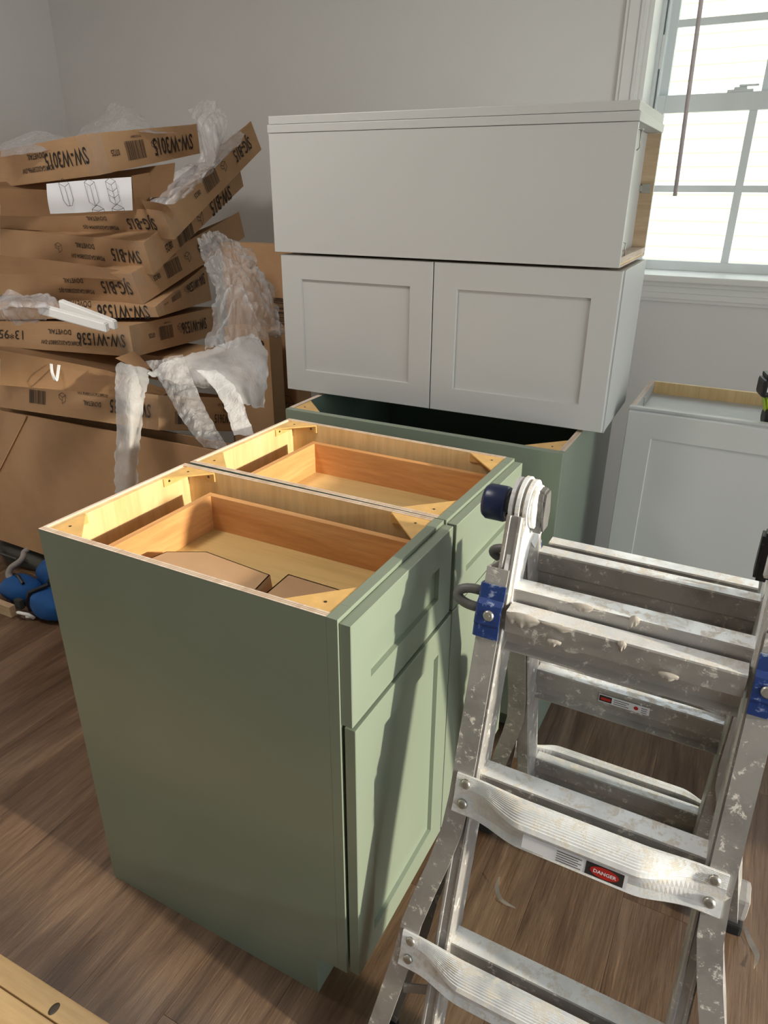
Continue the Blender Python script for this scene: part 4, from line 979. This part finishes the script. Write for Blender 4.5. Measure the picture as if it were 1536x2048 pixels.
bm = nb(); box(bm, (-.02, -.058, .055), (.12, -.040, .07), 0, .003); box(bm, (-.02, -.056, .085), (.12, -.036, .098), 0, .003); obj('strap', bm, 'black', bg_)
hs = nb(); hp = [Vector(p) for p in [(0.0331, 0.0, 0.061), (0.0, 0.0, 0.0823), (0.0, 0.015, 0.1095), (0.0263, 0.035, 0.1325), (0.0343, 0.05, 0.1489), (0.0239, 0.065, 0.1607), (0.0293, 0.08, 0.168)]]; tube(hs, [catmull(hp, i/28) for i in range(29)], [.013-.004*i/28 for i in range(29)], 12)
obj('vacuum_hose', hs, 'greytube', None, smooth=True, label='short grey hose curling out of the blue pouch', cat='hose', loc=(-1.2844, 0.7000, 0))
tb_ = thing('tool_bag', 'dark grey tool bag on the floor under the left end of the large carton', 'tool bag', (-1.42, .93, 0))
bm = nb(); blob(bm, (0, 0, .046), (.19, .10, .046), 11, .05); obj('bag_body', bm, 'dgrey', tb_)
bm = nb(); tube(bm, [(-.1, -.07, .05), (-.08, -.105, .065), (.02, -.11, .07), (.08, -.08, .05)], .008, 8); obj('handle', bm, 'black', tb_)
tb_ = thing('tool_case', 'black tool case on the floor behind the blue pouch', 'tool case', (-1.0, 1.0, 0))
boxo('case_body', (-.2, -.09, .001), (.30, .05, .088), 'black', tb_, bev=.01)
bm = nb(); box(bm, (-.05, -.105, .04), (.07, -.09, .055), 0, .003); obj('handle', bm, 'knob', tb_)
boxo('wood_offcut', (-.10, -.012, 0), (.09, .012, .045), 'rawply', None, bev=.002, label='short brown wood offcut on the floor at the left edge of the photo', cat='wood offcut', loc=(-1.235, .60, .0005))
bm = nb(); pts = [(-.04, 0, .02), (-.01, -.012, .035), (.02, .0, .03), (.03, .012, .012), (.01, .02, .006), (-.01, .01, .006)]
tube(bm, pts, .006, 8); obj('cable_tie', bm, 'foam', None, smooth=True, label='white looped plastic piece on the floor beside the knee pads', cat='plastic piece', loc=(-1.09, .605, 0))

# ------------------------------------------------------------------ pine boards at the bottom left corner, peels on the floor
for (y0, y1, lab, x0) in ((-.292, -.250, 'narrow pine strip, upper of the two boards in the bottom left corner', -.9), (-.48, -.2945, 'wide pine board, lower of the two in the bottom left corner', -.9)):
    bm = nb(); box(bm, (-.9, y0, 0), (.55, y1, .038), 0, .0025)
    o = obj('pine_board', bm, 'pine', None, label=lab, cat='board', loc=(0, 0, .0005)); o.rotation_euler = (0, 0, .03)
    if y0 > -.3:
        for kx in (.137, .235):
            bm = nb(); lathe(bm, (kx, (y0+y1)/2-.004, .0375), (0, 0, 1), [(.009, 0), (.0075, .0008), (.004, .0009)], 14)
            bmesh.ops.scale(bm, vec=(1.0, 1.5, 1), verts=bm.verts[:], space=Matrix.Translation((-kx, -(y0+y1)/2, 0))); obj('knot', bm, 'darkhole', o)
def peel(loc, pts, wd, label):
    bm = nb(); P = [Vector(p) for p in pts]; n = 14; L1 = []; L2 = []
    for i in range(n+1):
        t_ = i/n; p = catmull(P, t_); q = catmull(P, min(1, t_+.02))-catmull(P, max(0, t_-.02)); s_ = Vector((-q.y, q.x, 0)).normalized()*wd*math.sin(math.pi*min(1, t_*.9+.1))
        L1.append(bm.verts.new(p-s_)); L2.append(bm.verts.new(p+s_+Vector((0, 0, .003))))
    for i in range(n): bm.faces.new((L1[i], L1[i+1], L2[i+1], L2[i]))
    bmesh.ops.solidify(bm, geom=bm.faces[:], thickness=.0006)
    obj('paint_peel', bm, 'peel', None, label=label, cat='paint peel', loc=loc)
peel((.795, .365, .002), [(-.02, .035, .008), (-.018, .012, 0), (.002, -.012, .001), (.035, -.018, .004)], .0045, 'thin curled paint peel on the floor under the ladder')
peel((1.285, .49, .002), [(-.015, .045, .004), (.0, .015, 0), (.012, -.01, .001), (.008, -.045, .002)], .006, 'pale paint peel on the floor right of the ladder')
